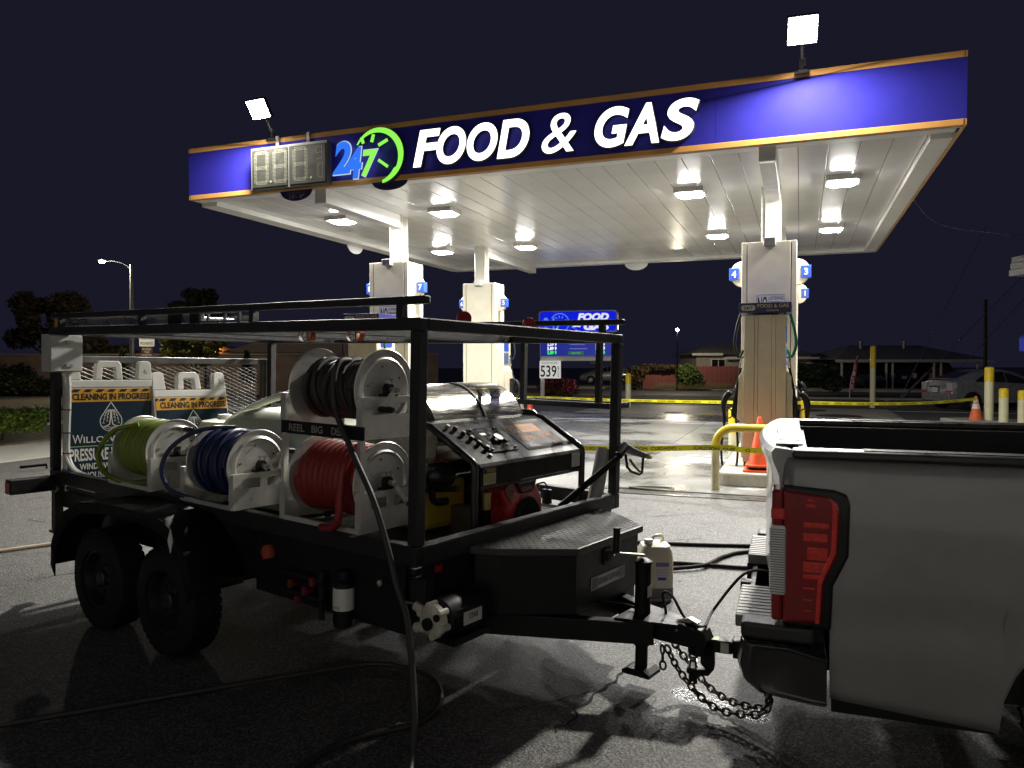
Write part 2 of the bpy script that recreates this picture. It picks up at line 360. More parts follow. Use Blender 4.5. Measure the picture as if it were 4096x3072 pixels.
# manhole and tank covers
def cover(x, y, r_, label, mat):
    single('tank_cover', MB().lathe([(0, .012), (r_ * .85, .018), (r_, .010), (r_, 0)], (x, y, .009), (0, 0, 1), 28), mat, label, 'cover', FC, (x, y, .009), smooth=True, group='fuel tank covers')
iron = pm('rusty iron', (.05, .035, .025), .6, .4, var=.4, vs=20)
cover(10.2, 18.7, .62, 'large dark round tank cover nearest the tall yellow bollard', iron)
cover(11.1, 16.0, .68, 'large dark round tank cover behind the truck bed rail', iron)
cover(8.3, 16.9, .25, 'small rusty cover right of the fuel pump with 3 and 4', iron)
cover(5.9, 15.8, .33, 'dark round cover in the pale slab left of the pump', iron)
cover(7.1, 14.4 + 1.3, .28, 'yellow rimmed round cover in the pale slab beside the pump hose', pm('yellow iron', (.45, .33, .03), .6, var=.4, vs=20))
# ================================================================== CANOPY
m_blue = pm('blue fascia sheet', (.034, .030, .36), .42, var=.10, vs=1.0, rvar=.05, spec=.3)
m_orange = pm('orange fascia stripe', (.80, .40, .11), .4, var=.08, vs=3)
m_soffit = pm('white soffit pan', (.80, .79, .76), .22, var=.03, vs=1.0, rvar=.04, bump=.35, bs=1.6, stretch=(.15, 1, 1))
m_gutter = pm('white gutter metal', (.76, .75, .71), .4, var=.08, vs=2)
can = thing('fuel_canopy', 'large white fuel station canopy with blue fascia and orange stripes', 'canopy', FC, (5.86, 5.44, 0))
W_, D_, ZB, ZT = 11.73, 10.88, 4.57, 5.453
for nm, (x0, x1, y0, y1) in (('n', (0, W_, -.03, 0)), ('s', (0, W_, D_, D_ + .03)), ('w', (-.03, 0, -.03, D_ + .03)), ('e', (W_, W_ + .03, -.03, D_ + .03))):
    if nm in 'ns':
        for a, b in ((0, 2.95), (2.953, 5.9), (5.903, 8.85), (8.853, W_)): part('fascia_panel', MB().box(a, b, y0, y1, ZB + .078, ZT - .08), m_blue, can)
    else: part('fascia_panel', MB().box(x0, x1, y0, y1, ZB + .078, ZT - .08), m_blue, can)
    d = .003; sx = (x0 - (d if nm in 'we' else 0), x1 + (d if nm in 'we' else 0)); sy = (y0 - (d if nm in 'ns' else 0), y1 + (d if nm in 'ns' else 0))
    for z0, z1 in ((ZB + .002, ZB + .0775), (ZT - .0795, ZT)): part('fascia_stripe', MB().box(*sx, *sy, z0, z1), m_orange, can, bevel=.004)
part('roof_deck', MB().box(.01, W_ - .01, .01, D_ - .01, 4.66, 5.3), m_gutter, can)
nx = 29; pw = (11.40 - .36) / nx
for i in range(nx):
    x0 = .36 + i * pw; part('soffit_panel', MB().box(x0 + .005, x0 + pw - .005, .22, 10.55, ZB + .012, ZB + .04), m_soffit, can, bevel=.004)
part('soffit_backing', MB().box(.3, 11.45, .15, 10.6, ZB + .045, ZB + .08), pm('dark seam backing', (.16, .15, .13), .7), can)
for bx_ in ((.02, W_ - .02, .015, .215, ZB - .012, ZB + .06), (.02, W_ - .02, 10.56, 10.86, ZB - .055, ZB + .06), (.015, .35, .22, 10.555, ZB - .075, ZB + .06), (11.41, 11.66, .22, 10.555, ZB - .075, ZB + .06)):
    part('gutter', MB().box(*bx_), m_gutter, can, bevel=.006)
part('gutter_lip', MB().box(11.67, 11.72, .02, 10.86, ZB - .012, ZB + .05), pm('weathered drip edge', (.5, .46, .36), .6, var=.35, vs=9), can)
for xc in (2.62, 9.50):
    for y0, y1 in ((.03, 2.50), (6.9, 10.55)):
        part('beam', MB().box(xc - .105, xc + .105, y0, y1, 4.335, ZB + .01), m_gutter, can, bevel=.006)
    for yc in (2.64, 6.78):
        c = MB(); [c.box(xc - .12, xc + .12, yc - .12 + a, yc - .12 + a + .018, .2, 4.575 if False else ZB + .02) for a in (0, .222)]; c.box(xc - .008, xc + .008, yc - .102, yc + .102, .2, ZB + .02)
        c.box(xc - .12, xc - .112, yc - .1, yc + .1, .2, ZB + .02)
        part('column', c, pm('column paint', (.60, .58, .52), .45, var=.08), can)
        part('conduit', MB().tube([(xc - .17, yc - .05, 3.5), (xc - .17, yc - .05, ZB + .02)], .016, 8), galv, can)
# half-round plaques hanging below the fascia
for x, y, lab in ((2.19, -.012, 1), (3.93, -.012, 0)):
    mb = MB().prism([(x + .31 * math.cos(R(180 + a)), 4.566 + (.17 if lab else .135) * math.sin(R(180 + a))) for a in range(0, 181, 12)], 'y', y - .014, y)
    pq = part('plaque', mb, pm('navy plaque', (.02, .02, .10), .5), can)
    if lab:
        M = plane((x, y - .016, 4.566), (1, 0, 0), (0, 0, 1))
        text('clearance', M, (-.17, .17, -.062, -.015), pm('faded plaque print', (.20, .14, .14), .6, var=0), pq); text("15'- 0\"", M, (-.13, .16, -.135, -.072), pm('plaque digits', (.38, .30, .30), .6, var=0), pq, bold=.02)
for x, y in ((.02, 5.2), (5.6, 10.87)):
    mb = MB().prism([((y if x < 1 else x) + .33 * math.cos(R(180 + a)), 4.53 + .2 * math.sin(R(180 + a))) for a in range(0, 181, 12)], 'x' if x < 1 else 'y', x - .03 if x < 1 else y - .03, x - .01 if x < 1 else y)
    part('plaque', mb, m_gutter, can)
# channel letters, lit from inside
lw = glow('lit white letter face', (1, 1, .97), LETTER); lgn = glow('lit green face', (.30, .95, .10), 1.0); lbl = glow('lit blue face', (.035, .20, 1.0), .95)
can_dark = pm('letter return black', (.02, .02, .03), .5)
MF = plane((0, -.03, 0), (1, 0, 0), (0, 0, 1))
for s_, x0, x1 in (('F', 4.403, 4.86), ('O', 4.80, 5.278), ('O', 5.295, 5.78), ('D', 5.774, 6.271), ('&', 6.461, 6.966), ('G', 7.232, 7.714), ('A', 7.652, 8.122), ('S', 8.15, 8.647)):
    lt = text(s_, MF, (x0, x1, 4.708, 5.252), lw, can, 'letter', bold=(.0 if s_ == '&' else .03), shear=.22, lift=.10, ext=.012, res=8)
    text(s_, MF, (x0 - .012, x1 + .012, 4.696, 5.264), can_dark, lt, 'letter_return', bold=(.0 if s_ == '&' else .03), shear=.22, lift=.002, ext=.096, res=8)
for s_, r_, m_ in (('2', (2.975, 3.30, 4.72, 5.225), lbl), ('4', (3.20, 3.50, 4.63, 5.115), lbl), ('7', (3.50, 3.785, 4.645, 5.05), lgn)):
    lt = text(s_, MF, r_, m_, can, 'numeral', bold=.035, shear=.16, lift=.10, ext=.012, res=8)
    text(s_, MF, (r_[0] - .014, r_[1] + .014, r_[2] - .014, r_[3] + .014), glow('pale lit edge', (.65, .8, 1.0), .8), lt, 'numeral_edge', bold=.035, shear=.16, lift=.088, ext=.010, res=8)
cr = []
for i in range(29):
    a = R(152 - i * 8.3); cr.append((3.80 + .435 * math.cos(a), 4.945 + .43 * math.sin(a)))
for i in range(28, -1, -1):
    a = R(152 - i * 8.3); t = math.sin(math.pi * min(1, (i + .5) / 29)) ; k_ = .435 - .012 - .085 * t - (.03 if i > 22 else 0); cr.append((3.80 + k_ * math.cos(a), 4.945 + k_ * math.sin(a)))
part('clock_arc', MB().prism(cr, 'y', -.145, -.13), lgn, can)
part('clock_arc_return', MB().prism([(3.80 + (x - 3.80) * 1.012, 4.945 + (z - 4.945) * 1.012) for x, z in cr], 'y', -.129, -.032), can_dark, can)
for (x0, z0, x1, z1) in ((3.50, 5.255, 3.53, 5.16), (3.715, 5.28, 3.68, 5.165), (3.96, 5.175, 3.80, 5.105), (3.80, 4.88, 3.96, 4.765)):
    part('clock_tick', MB().bar((x0, -.135, z0), (x1, -.135, z1), .045, .02, (0, 1, 0)), lgn, can)
# price panel hung on the fascia
pp = thing('led_price_panel', 'grey unlit digital price panel hung on the blue fascia', 'price panel', FC, (2.14, -.12, 4.6))
part('housing', MB().box(1.40, 2.885, -.16, -.035, 4.592, 5.277), pm('panel grey metal', (.13, .128, .12), .55, var=.1, spec=.08), pp, bevel=.006)
for x0, x1 in ((1.435, 2.125), (2.165, 2.85)): part('screen', MB().box(x0, x1, -.166, -.158, 4.632, 5.24), pm('dusty dark screen', (.040, .038, .033), .6, var=.35, vs=5, spec=.04), pp)
for x in (1.86, 2.46): part('hanger', MB().box(x - .03, x + .03, -.07, -.048, 5.24, ZT + .02), galv, pp)
SEG = {'a': (0, 1, 1, 1), 'b': (1, 1, 1, .5), 'c': (1, .5, 1, 0), 'd': (0, 0, 1, 0), 'e': (0, .5, 0, 0), 'f': (0, 1, 0, .5), 'g': (0, .5, 1, .5)}
led_off = pm('unlit led dots', (.24, .26, .20), .5, spec=.05, var=0, rvar=0)
def digit(x0, x1, z0, z1, segs, sp, rr, rows=3):
    m = MB()
    for c in segs:
        a = SEG[c]; p = Vector((x0 + (x1 - x0) * a[0], 0, z0 + (z1 - z0) * a[1])); q = Vector((x0 + (x1 - x0) * a[2], 0, z0 + (z1 - z0) * a[3])); d = q - p; n_ = max(2, int(d.length / sp)); nn = Vector((d.z, 0, -d.x)).normalized()
        for rw in range(rows):
            o_ = nn * (rw - (rows - 1) / 2) * sp
            for i in range(n_):
                c_ = p + d * (i + .5) / n_ + o_; m.add([(c_.x + rr * math.cos(R(k * 60)), -.1675, c_.z + rr * math.sin(R(k * 60))) for k in range(6)], [(0, 1, 2, 3, 4, 5)])
    return m
for x0 in (1.50, 1.87, 2.26): part('digit', digit(x0, x0 + .23, 4.70, 5.19, 'abcdefg', .021, .0062), led_off, pp)
part('digit', digit(2.68, 2.79, 5.00, 5.19, 'abcdfg', .017, .0045, 1), led_off, pp)
part('digit', digit(2.66, 2.70, 4.70, 4.92, 'bc', .017, .0045, 1), led_off, pp); part('digit', digit(2.73, 2.80, 4.70, 4.92, 'abcdef', .017, .0045, 1), led_off, pp)
for x in (1.80, 2.58): part('decimal_point', MB().lathe([(0, 0), (.02, 0), (.02, .003), (0, .003)], (x, -.166, 4.71), (0, -1, 0), 8), led_off, pp)
# floodlights
m_flood = glow('floodlight led face', (1.0, .955, .87), FLOOD, True)
def flood(x, yaw, tilt, wd, hg, label):
    t = thing('floodlight', label, 'floodlight', FC, (x, -.02, ZT), 'floodlights on the canopy edge')
    part('bracket', MB().box(x - .09, x + .09, -.075, -.045, ZT - .05, ZT - .01).box(x - .05, x + .05, -.06, .03, ZT - .01, ZT + .03), black_plastic, t)
    part('arm', MB().tube([(x, -.03, ZT + .02), (x, -.06, ZT + .14), (x, -.16, ZT + .27)], .022, 8).box(x - .04, x + .04, -.07, -.03, ZT + .05, ZT + .15), galv, t)
    c = Vector((x, -.36, ZT + .38)); Mx = Matrix.Translation(c) @ Matrix.Rotation(R(yaw), 4, 'Z') @ Matrix.Rotation(R(tilt), 4, 'X')   # face looks along -Y before tilt
    part('housing', xform(MB().box(-wd / 2 - .02, wd / 2 + .02, -.01, .055, -hg / 2 - .02, hg / 2 + .02), Mx), black_plastic, t, bevel=.01)
    part('lamp_face', xform(MB().add([(-wd / 2, -.012, -hg / 2), (wd / 2, -.012, -hg / 2), (wd / 2, -.012, hg / 2), (-wd / 2, -.012, hg / 2)], [(0, 1, 2, 3)]), Mx), m_flood, t, fix=False)
flood(9.92, 4, 35, .33, .31, 'glaring floodlight on the canopy edge at the right')
flood(1.73, -4, 35, .35, .28, 'glaring floodlight on the canopy edge above the price panel')
# recessed canopy lamps
m_lamp = glow('canopy lamp face', (1.0, .985, .95), CANOPY_LAMP, True)
m_skirt = glow('lamp prismatic skirt', (1.0, .985, .95), CANOPY_LAMP * .15, True)
m_rim = pm('lamp rim white', (.7, .69, .66), .4)
clamp = None
LAB = {(0, 0): 'first canopy lamp from the left in the front row', (1, 0): 'second canopy lamp from the left in the front row', (2, 0): 'third canopy lamp from the left in the front row', (3, 0): 'rightmost canopy lamp in the front row',
       (0, 1): 'first canopy lamp from the left in the back row', (1, 1): 'second canopy lamp from the left in the back row', (2, 1): 'third canopy lamp from the left in the back row', (3, 1): 'rightmost canopy lamp in the back row'}
for i, x in enumerate((1.52, 3.74, 8.21, 10.51)):
    for j, y in enumerate((2.33, 6.80)):
        if clamp is None:
            clamp = thing('canopy_lamp', LAB[i, j], 'ceiling lamp', FC, (x, y, ZB), 'lamps in the canopy ceiling')
            rim = MB()
            for a in range(2): rim.box(x - .24, x + .24, y - .24 + a * .44, y - .20 + a * .44, ZB - .07, ZB + .011).box(x - .24 + a * .44, x - .20 + a * .44, y - .20, y + .20, ZB - .07, ZB + .011)
            part('rim', rim, m_rim, clamp, bevel=.006)
            part('lens', MB().add([(x - .155, y - .155, ZB - .1), (x + .155, y - .155, ZB - .1), (x + .155, y + .155, ZB - .1), (x - .155, y + .155, ZB - .1)], [(0, 3, 2, 1)]), m_lamp, clamp, fix=False)
            sk_ = [(x + a * .155, y + b * .155, ZB - .099) for a, b in ((-1, -1), (1, -1), (1, 1), (-1, 1))] + [(x + a * .192, y + b * .192, ZB - .071) for a, b in ((-1, -1), (1, -1), (1, 1), (-1, 1))]
            part('lens_skirt', MB().add(sk_, [(k, (k + 1) % 4, 4 + (k + 1) % 4, 4 + k) for k in range(4)]), m_skirt, clamp, fix=False)
            for k in range(12): part('fin', MB().box(x - .23 + k * .04, x - .222 + k * .04, y - .25, y - .241, ZB - .06, ZB), galv, clamp)
        else: dup(clamp, FC, (x, y, ZB), LAB[i, j])
# ================================================================== ISLANDS, PILLARS, PUMPS
m_kerbc = ground_mat('island concrete', (.33, .31, .26), (.47, .44, .37), .65, .25, -.05, agg=50, bump=.15)
for xc, lab in ((2.62, 'raised concrete pump island under the pillars with 5 and 7'), (9.44, 'raised concrete pump island under the pillar with 3 and 4')):
    pts = []
    for cx, cy, a in ((xc + .41, .65, -90), (xc + .41, 8.3, 0), (xc - .41, 8.3, 90), (xc - .41, .65, 180)):
        for k in range(6): pts.append((cx + .18 * math.cos(R(a + k * 18)), cy + .18 * math.sin(R(a + k * 18))))
    single('pump_island', MB().prism(pts, 'z', 0, .2), m_kerbc, lab, 'pump island', FC, (xc, 4.5, 0), bevel=.03)
def pillar(xc, yc, nl, nr, label, txt):
    t = thing('pump_pillar', label, 'pillar', FC, (xc, yc, .2), 'cream box pillars under the canopy')
    hw, hd, z0, z1 = .415, .31, .2, 3.66
    part('core', MB().box(xc - hw + .012, xc + hw - .012, yc - hd + .012, yc + hd - .012, z0, z1 - .012), pm('dark gap metal', (.12, .11, .09), .6), t)
    for x0, x1 in ((xc - hw, xc - hw + .075), (xc - hw + .090, xc + hw - .090), (xc + hw - .075, xc + hw)):
        for y0, y1 in ((yc - hd, yc - hd + .05), (yc + hd - .05, yc + hd)): part('front_panel', MB().box(x0, x1, y0, y1, z0 + .002, z1), cream, t, bevel=.004)
    for s_ in (-1, 1): part('side_panel', MB().box(xc + s_ * hw - (.05 if s_ > 0 else 0), xc + s_ * hw + (0 if s_ > 0 else .05), yc - hd + .053, yc + hd - .053, z0 + .002, z1 - .003), cream, t, bevel=.004)
    part('cap', MB().box(xc - hw + .03, xc + hw - .03, yc - hd + .055, yc + hd - .055, z1 - .02, z1 - .005), cream, t)
    for s_, num in ((-1, nl), (1, nr)):
        if not num: continue
        x = xc + s_ * hw; ds = part('number_disc', MB().prism([(x + s_ * .20 * math.cos(R(a)), 3.19 + .21 * math.sin(R(a))) for a in range(-90, 91, 10)], 'y', yc - .06, yc + .06), cream, t, bevel=.01)
        tb = part('number_tab', MB().box(min(x + s_ * .06, x + s_ * .215), max(x + s_ * .06, x + s_ * .215), yc - .075, yc + .075, 3.09, 3.29), print_blue, ds, bevel=.008)
        Mn = plane((x + s_ * .14, yc - .077, 3.19), (1, 0, 0), (0, 0, 1)); text(num, Mn, (-.045, .045, -.055, .055), print_white, ds, 'numeral', bold=.03, keep=True)
    Mp = plane((xc, yc - hd - .004, 0), (1, 0, 0), (0, 0, 1))
    if txt:
        nt_ = plate(Mp, (xc - 9.0 + 9.0 - .19 - xc, .24, 2.50, 2.83), print_white, t, 'notice', th=.003); nt_['label'] = 'white no loitering notice'
        text('NO', Mp, (-.165, -.02, 2.56, 2.79), print_black, nt_, lift=.005, bold=.02)
        for k, s_ in enumerate(('LOITERING', 'DRINKING', 'BEGGING')): text(s_, Mp, (.0, .22 - (.0, .02, .035)[k], 2.735 - k * .072, 2.785 - k * .072), print_black, nt_, lift=.005, bold=.018)
        fr = MB()
        for a in ((-.185, .235, 2.815, 2.82), (-.185, .235, 2.51, 2.515), (-.185, -.18, 2.515, 2.815), (.23, .235, 2.515, 2.815)): fr.box(a[0], a[1], a[2], a[3], .0032, .0042)
        part('border', xform(fr, Mp), print_black, nt_)
        if nl == '8':
            n2 = plate(Mp, (-.2, .2, 1.75, 2.28), pm('pale green notice', (.55, .62, .56), .5, var=0), t, 'notice', th=.003)
            for k in range(11): text('information regarding enforcement of law', Mp, (-.17, .17 - .03 * (k % 3), 2.22 - k * .04, 2.24 - k * .04), print_black, n2, lift=.005)
    part('camera_speaker_box', MB().box(xc - .08, xc + .10, yc - hd - .12, yc - hd + .02, z1 - .07, z1 + .05), galv, t, bevel=.012)  # unlit camera and speaker housing, no lamp in it
    return t
pillar(2.56, 2.62, '8', '7', 'cream pillar with tabs 8 and 7 at the left under the canopy', True)
pillar(2.64, 6.80, '6', '5', 'cream pillar with tabs 6 and 5 farther back', False)
pillar(9.45, 2.62, '4', '3', 'cream pillar with tabs 4 and 3 beside the pickup truck', True)
pillar(9.46, 6.80, '2', '1', 'cream pillar with tab 1 hidden behind the front right pillar', False)
green_h = pm('green hose', (.01, .16, .09), .45)
def dispenser(xc, y0, label, rot=False):
    F = FC @ Matrix.Translation((xc, y0, .2)) @ Matrix.Rotation(math.pi if rot else 0, 4, 'Z')
    t = thing('fuel_dispenser', label, 'fuel pump', F, (0, 0, 0), 'fuel dispensers on the islands')
    ln = .70
    part('plinth', MB().box(-.29, .29, .02, ln - .02, 0, .06), black_plastic, t)
    ms = pm('dispenser beige', (.68, .61, .47), .42, var=.05)
    part('body', MB().prism([(-.30, .06), (.30, .06), (.285, 2.24), (-.285, 2.24)], 'y', .03, ln - .03), ms, t, bevel=.01)
    for x0, x1, d_ in ((-.305, -.155, 0), (-.153, -.10, .014), (-.098, .10, .02), (.102, .16, .014), (.162, .305, 0)):
        part('end_panel', MB().prism([(x0, .063), (x1, .063), (x1 * .945, 2.235), (x0 * .945, 2.235)], 'y', d_, .028), ms, t, bevel=.006)
    for s_ in (-1, 1):
        part('cabinet', MB().prism([(s_ * .30, .62), (s_ * .395, .70), (s_ * .37, 1.33), (s_ * .30, 1.45)], 'y', .06, ln - .06), ms, t, bevel=.012)
        part('nozzle_boot', MB().prism([(s_ * .39, .66), (s_ * .47, .72), (s_ * .455, 1.0), (s_ * .385, 1.14)], 'y', .10, .34), black_plastic, t, bevel=.02)
        nz = part('nozzle', MB().tube(smoothpath([(s_ * .50, .2, 1.09), (s_ * .56, .2, 1.02), (s_ * .60, .2, .90), (s_ * .59, .2, .74), (s_ * .585, .2, .62)]), [.03, .04, .045, .045, .048, .05, .05, .05, .048, .046, .044, .042, .04, .036, .034, .03, .028, .028, .028, .028, .028, .028, .028, .028, .028][:25], 10), black_plastic, t, True)
        part('trigger_guard', MB().tube(smoothpath([(s_ * .56, .2, .86), (s_ * .49, .2, .82), (s_ * .48, .2, .72), (s_ * .57, .2, .68)], 5), .011, 6), black_plastic, nz, True)
        part('spout', MB().tube([(s_ * .52, .2, 1.05), (s_ * .46, .2, 1.14), (s_ * .42, .2, 1.2)], .016, 8), chrome, nz, True)
        part('display', MB().box(min(s_ * .286, s_ * .305), max(s_ * .286, s_ * .305), .18, .52, 1.5, 1.78), pm('pump screen', (.05, .07, .12), .2, emit=(.25, .4, .9), es=.25, var=0), t)
        st_ = part('sticker', MB().box(min(s_ * .286, s_ * .300), max(s_ * .286, s_ * .300), .16, .54, 1.83, 2.08), print_blue, t)
        part('safety_notice', MB().box(min(s_ * .283, s_ * .297), max(s_ * .283, s_ * .297), .2, .5, 2.1, 2.22), print_white, t)
        hm = black_plastic if s_ < 0 else green_h
        part('hose', MB().tube(smoothpath([(s_ * .35, .08, 2.24), (s_ * .40, .05, 2.05), (s_ * .43, .05, 1.80), (s_ * .37, .06, 1.62), (s_ * .31, .1, 1.72)]), .021, 8), hm, t, True)
        part('hose', MB().tube(smoothpath([(s_ * .32, .12, 1.62), (s_ * .345, .1, 1.45), (s_ * .40, .08, 1.15), (s_ * .43, .1, .95), (s_ * .47, .14, .75)]), .019, 8), rubber, t, True)
        part('hose', MB().tube(smoothpath([(s_ * .585, .2, .62), (s_ * .62, .15, .30), (s_ * .60, .05, .02), (s_ * .52, -.05, -.12), (s_ * .40, -.02, -.05), (s_ * .38, .1, .3), (s_ * .42, .16, .75)]), .018, 8), rubber, t, True)
        part('coupling', MB().cyl((s_ * .322, .11, 1.60), (s_ * .345, .1, 1.46), .026, 10), chrome, t, True)
    hd = part('header_sign', MB().box(-.365, .365, -.035, ln + .035, 2.27, 2.415), pm('navy header', (.02, .02, .13), .35, var=0), t, bevel=.004)
    Mh = plane((0, -.038, 2.34), (1, 0, 0), (0, 0, 1))
    bd = plate(Mh, (-.335, -.135, -.04, .04), pm('pale badge', (.6, .58, .42), .5, var=0), hd, 'badge', round_=.035, th=.002)
    text('24/7', Mh, (-.30, -.17, -.024, .024), pm('navy print', (.02, .02, .13), .5, var=0), hd, lift=.003, bold=.02)
    text('FOOD & GAS', Mh, (-.105, .325, .0, .052), pm('gold print', (.62, .52, .20), .5, var=0), hd, bold=.015); text('GASOLINE', Mh, (.02, .19, -.052, -.026), pm('gold print', (.5, .4, .2), .5), hd)
    for x in (-.22, .22): part('header_post', MB().box(x - .03, x + .03, .1, ln - .1, 2.235, 2.275), galv, t)
    return t
dispenser(9.44, 1.26, 'beige fuel pump with navy header before the pillar with 3 and 4')
dispenser(2.62, 1.26, 'beige fuel pump seen between the hose reels, before the pillar with 7')
dispenser(2.62, 7.95, 'fuel pump with lit blue screen behind the pillar with 6 and 5', True)
dispenser(9.44, 7.95, 'fuel pump hidden behind the front right pillar', True)
# hoop guards
def hoop(x0, x1, y, label):
    t = thing('hoop_guard', label, 'guard rail', FC, ((x0 + x1) / 2, y, 0), 'steel hoop guards at the pump islands')
    r_ = .25; top = .86
    path = [(x0, y, 0), (x0, y, top - r_)] + [(x0 + r_ - r_ * math.cos(R(a)), y, top - r_ + r_ * math.sin(R(a))) for a in range(10, 91, 10)] + [(x1 - r_ + r_ * math.sin(R(a)), y, top - r_ + r_ * math.cos(R(a))) for a in range(0, 91, 10)] + [(x1, y, 0)]
    up = [p for p in path if p[2] >= .595]; pa_ = [(x0, y, .6)] + [p for p in path[1:-1] if p[2] > .6] + [(x1, y, .6)]
    part('hoop', MB().tube(pa_, .055, 14), pm('bright yellow paint', (.72, .55, .05), .4, var=.08, bump=.1, bs=30), t, True)
    for x in (x0, x1): part('post', MB().tube([(x, y, 0), (x, y, .6)], .0545, 14), pm('chipped cream paint', (.58, .53, .32), .5, var=.15, vs=14, bump=.2, bs=40), t, True)
hoop(8.86, 10.02, .13, 'yellow and cream hoop guard in front of the pump with 3 and 4')
hoop(2.04, 3.2, .13, 'yellow hoop guard at the near end of the left pump island')
def bollard(F, o, h, cap, r_, label, group='yellow topped bollards'):
    t = thing('bollard', label, 'bollard', F, o, group); x, y, z = o
    part('post', MB().lathe([(r_, 0), (r_, h - cap)], (x, y, z), n=16), pm('bollard cream', (.66, .62, .40), .5, var=.08, vs=5), t, True)
    part('cap', MB().lathe([(r_ + .003, h - cap), (r_ + .003, h - .04), (r_ * .8, h - .01), (0, h)], (x, y, z), n=16), yellow, t, True)
bollard(FW, (3.99, 13.75, 0), .92, .45, .075, 'short yellow bollard behind the hoses of the pump with 3 and 4')
bollard(FW, (6.66, 17.3, 0), .95, .6, .09, 'short yellow bollard right of the pump, tape tied round it')
bollard(FW, (13.69, 28.9, 0), 2.35, .85, .10, 'tall lone yellow topped bollard in front of the carport')
bollard(FW, (13.41, 21.4, 0), 1.60, .42, .12, 'tallest of the three bollards by the shop wall')
bollard(FW, (13.32, 20.62, 0), 1.03, .26, .115, 'short bollard in the middle of the three by the shop wall')
bollard(FW, (13.72, 20.45, 0), .98, .26, .115, 'short bollard at the right picture edge by the shop wall')
bollard(FW, (4.48, 29.33, 0), 1.32, .40, .11, 'bollard standing alone beside the roadside price sign')
# ================================================================== TRAILER
TW_, TL_ = 2.064, 3.926
tr = thing('utility_trailer', 'black tandem axle utility trailer with tall tube frame and ladder rack', 'trailer', FT, (1.03, 2.1, 0))
def rail(p, q, wd=.062, hg=.062, nm='rail'): return part(nm, MB().bar(p, q, wd, hg), black_bar, tr, bevel=.006)
zt, zb = 1.935, .805
e = .031
# posts and rails butt end to end
for x in (e, TW_ - e):
    for y in (e, TL_ - e): part('post', MB().box(x - e, x + e, y - e, y + e, .857, zt - e - .001), black_bar, tr, bevel=.006)
part('post', MB().box(TW_ - 2 * e, TW_, 1.9, 1.9 + 2 * e, .857, zt - e - .001), black_bar, tr, bevel=.006)
rail((e, 0, zt), (e, TL_, zt)); rail((TW_ - e, 0, zt), (TW_ - e, TL_, zt))
for y in (e, .95, 1.9, 2.9, TL_ - e): rail((2 * e + .001, y, zt), (TW_ - 2 * e - .001, y, zt), nm='crossbar')
for x in (e, TW_ - e): rail((x, 0, zb), (x, TL_, zb), .062, .10, 'deck_rail')
for y in (e, TL_ - e): rail((2 * e + .001, y, zb), (TW_ - 2 * e - .001, y, zb), .062, .10, 'deck_rail')
for k in range(9): rail((2 * e + .002, .45 + k * .40, .66), (TW_ - 2 * e - .002, .45 + k * .40, .66), .05, .06, 'floor_joist')
for x in (.10, TW_ - .10): rail((x, .0, .62), (x, TL_, .62), .07, .13, 'chassis_beam')
for i in range(12): part('deck_plank', MB().box(.07 + i * .1605, .07 + i * .1605 + .154, .07, TL_ - .07, .692, .722), pm('stained dark planks', (.035, .030, .024), .75, var=.4, vs=5, stretch=(6, .6, 1)), tr)
# near side skirt below deck rail; rear plate added to block stray light
part('skirt_shade_plate', MB().box(.03, .036, .10, 1.30, .40, .75), black_satin, tr); part('skirt_shade_plate', MB().box(.03, .036, 1.305, 3.25, .46, .752), black_satin, tr)
# front bulkhead kick plate
part('front_plate', MB().box(.07, TW_ - .07, .024, .030, .56, .752), black_satin, tr)
# ladder rack
for x in (e, TW_ - e):
    rail((x, -.02, 2.052), (x, TL_ + .02, 2.052), .045, .04, 'rack_rail')
    for y in (.15, 1.35, 2.6, 3.8): part('rack_stub', MB().box(x - .02, x + .02, y - .02, y + .02, zt + e + .001, 2.031), black_bar, tr)
# side basket on the far side
for y in (.20, .86): part('basket_post', MB().box(TW_ + .004, TW_ + .044, y - .02, y + .02, 1.48, 1.93), black_bar, tr)
part('basket_base', MB().box(TW_ + .004, TW_ + .044, .10, .95, 1.44, 1.479), black_bar, tr); part('basket_base', MB().box(TW_ + .27, TW_ + .31, .10, .95, 1.44, 1.479), black_bar, tr)
for y in (.12, .93): part('basket_base', MB().box(TW_ + .045, TW_ + .269, y - .02, y + .02, 1.441, 1.478), black_bar, tr)
# rear gate of expanded metal
gt = part('gate_frame', MB().box(.17, 2.01, 3.935, 3.985, 1.69, 1.745).box(.17, 2.01, 3.935, 3.985, .66, .71).box(.17, .22, 3.935, 3.985, .7101, 1.6899).box(1.96, 2.01, 3.935, 3.985, .7101, 1.6899), pm('scuffed grey gate tube', (.10, .10, .095), .45, .3, var=.3, vs=8), tr, bevel=.006)
for x in (.78, 1.38): part('gate_stile', MB().box(x - .02, x + .02, 3.95, 3.98, .711, 1.689), black_bar, gt)
em = MB(); cw_, ch_ = .080, .034
nyr = int((1.688 - .712) / ch_); nxr = int(1.73 / cw_)
for j in range(nyr):
    z0 = .714 + j * ch_
    for i in range(nxr):
        x0 = .225 + i * cw_; xm = x0 + cw_ / 2
        for a, b in (((x0, z0), (xm, z0 + ch_ / 2)), ((xm, z0 + ch_ / 2), (x0 + cw_, z0)), ((x0, z0 + ch_), (xm, z0 + ch_ / 2)), ((xm, z0 + ch_ / 2), (x0 + cw_, z0 + ch_))):
            em.add([(a[0], 3.944, a[1] - .0022), (b[0], 3.944, b[1] - .0022), (b[0], 3.949, b[1] + .0022), (a[0], 3.949, a[1] + .0022)], [(0, 1, 2, 3)])
part('expanded_mesh', em, pm('mesh steel', (.20, .19, .17), .4, .6, var=.2), gt, kind='stuff', fix=False)
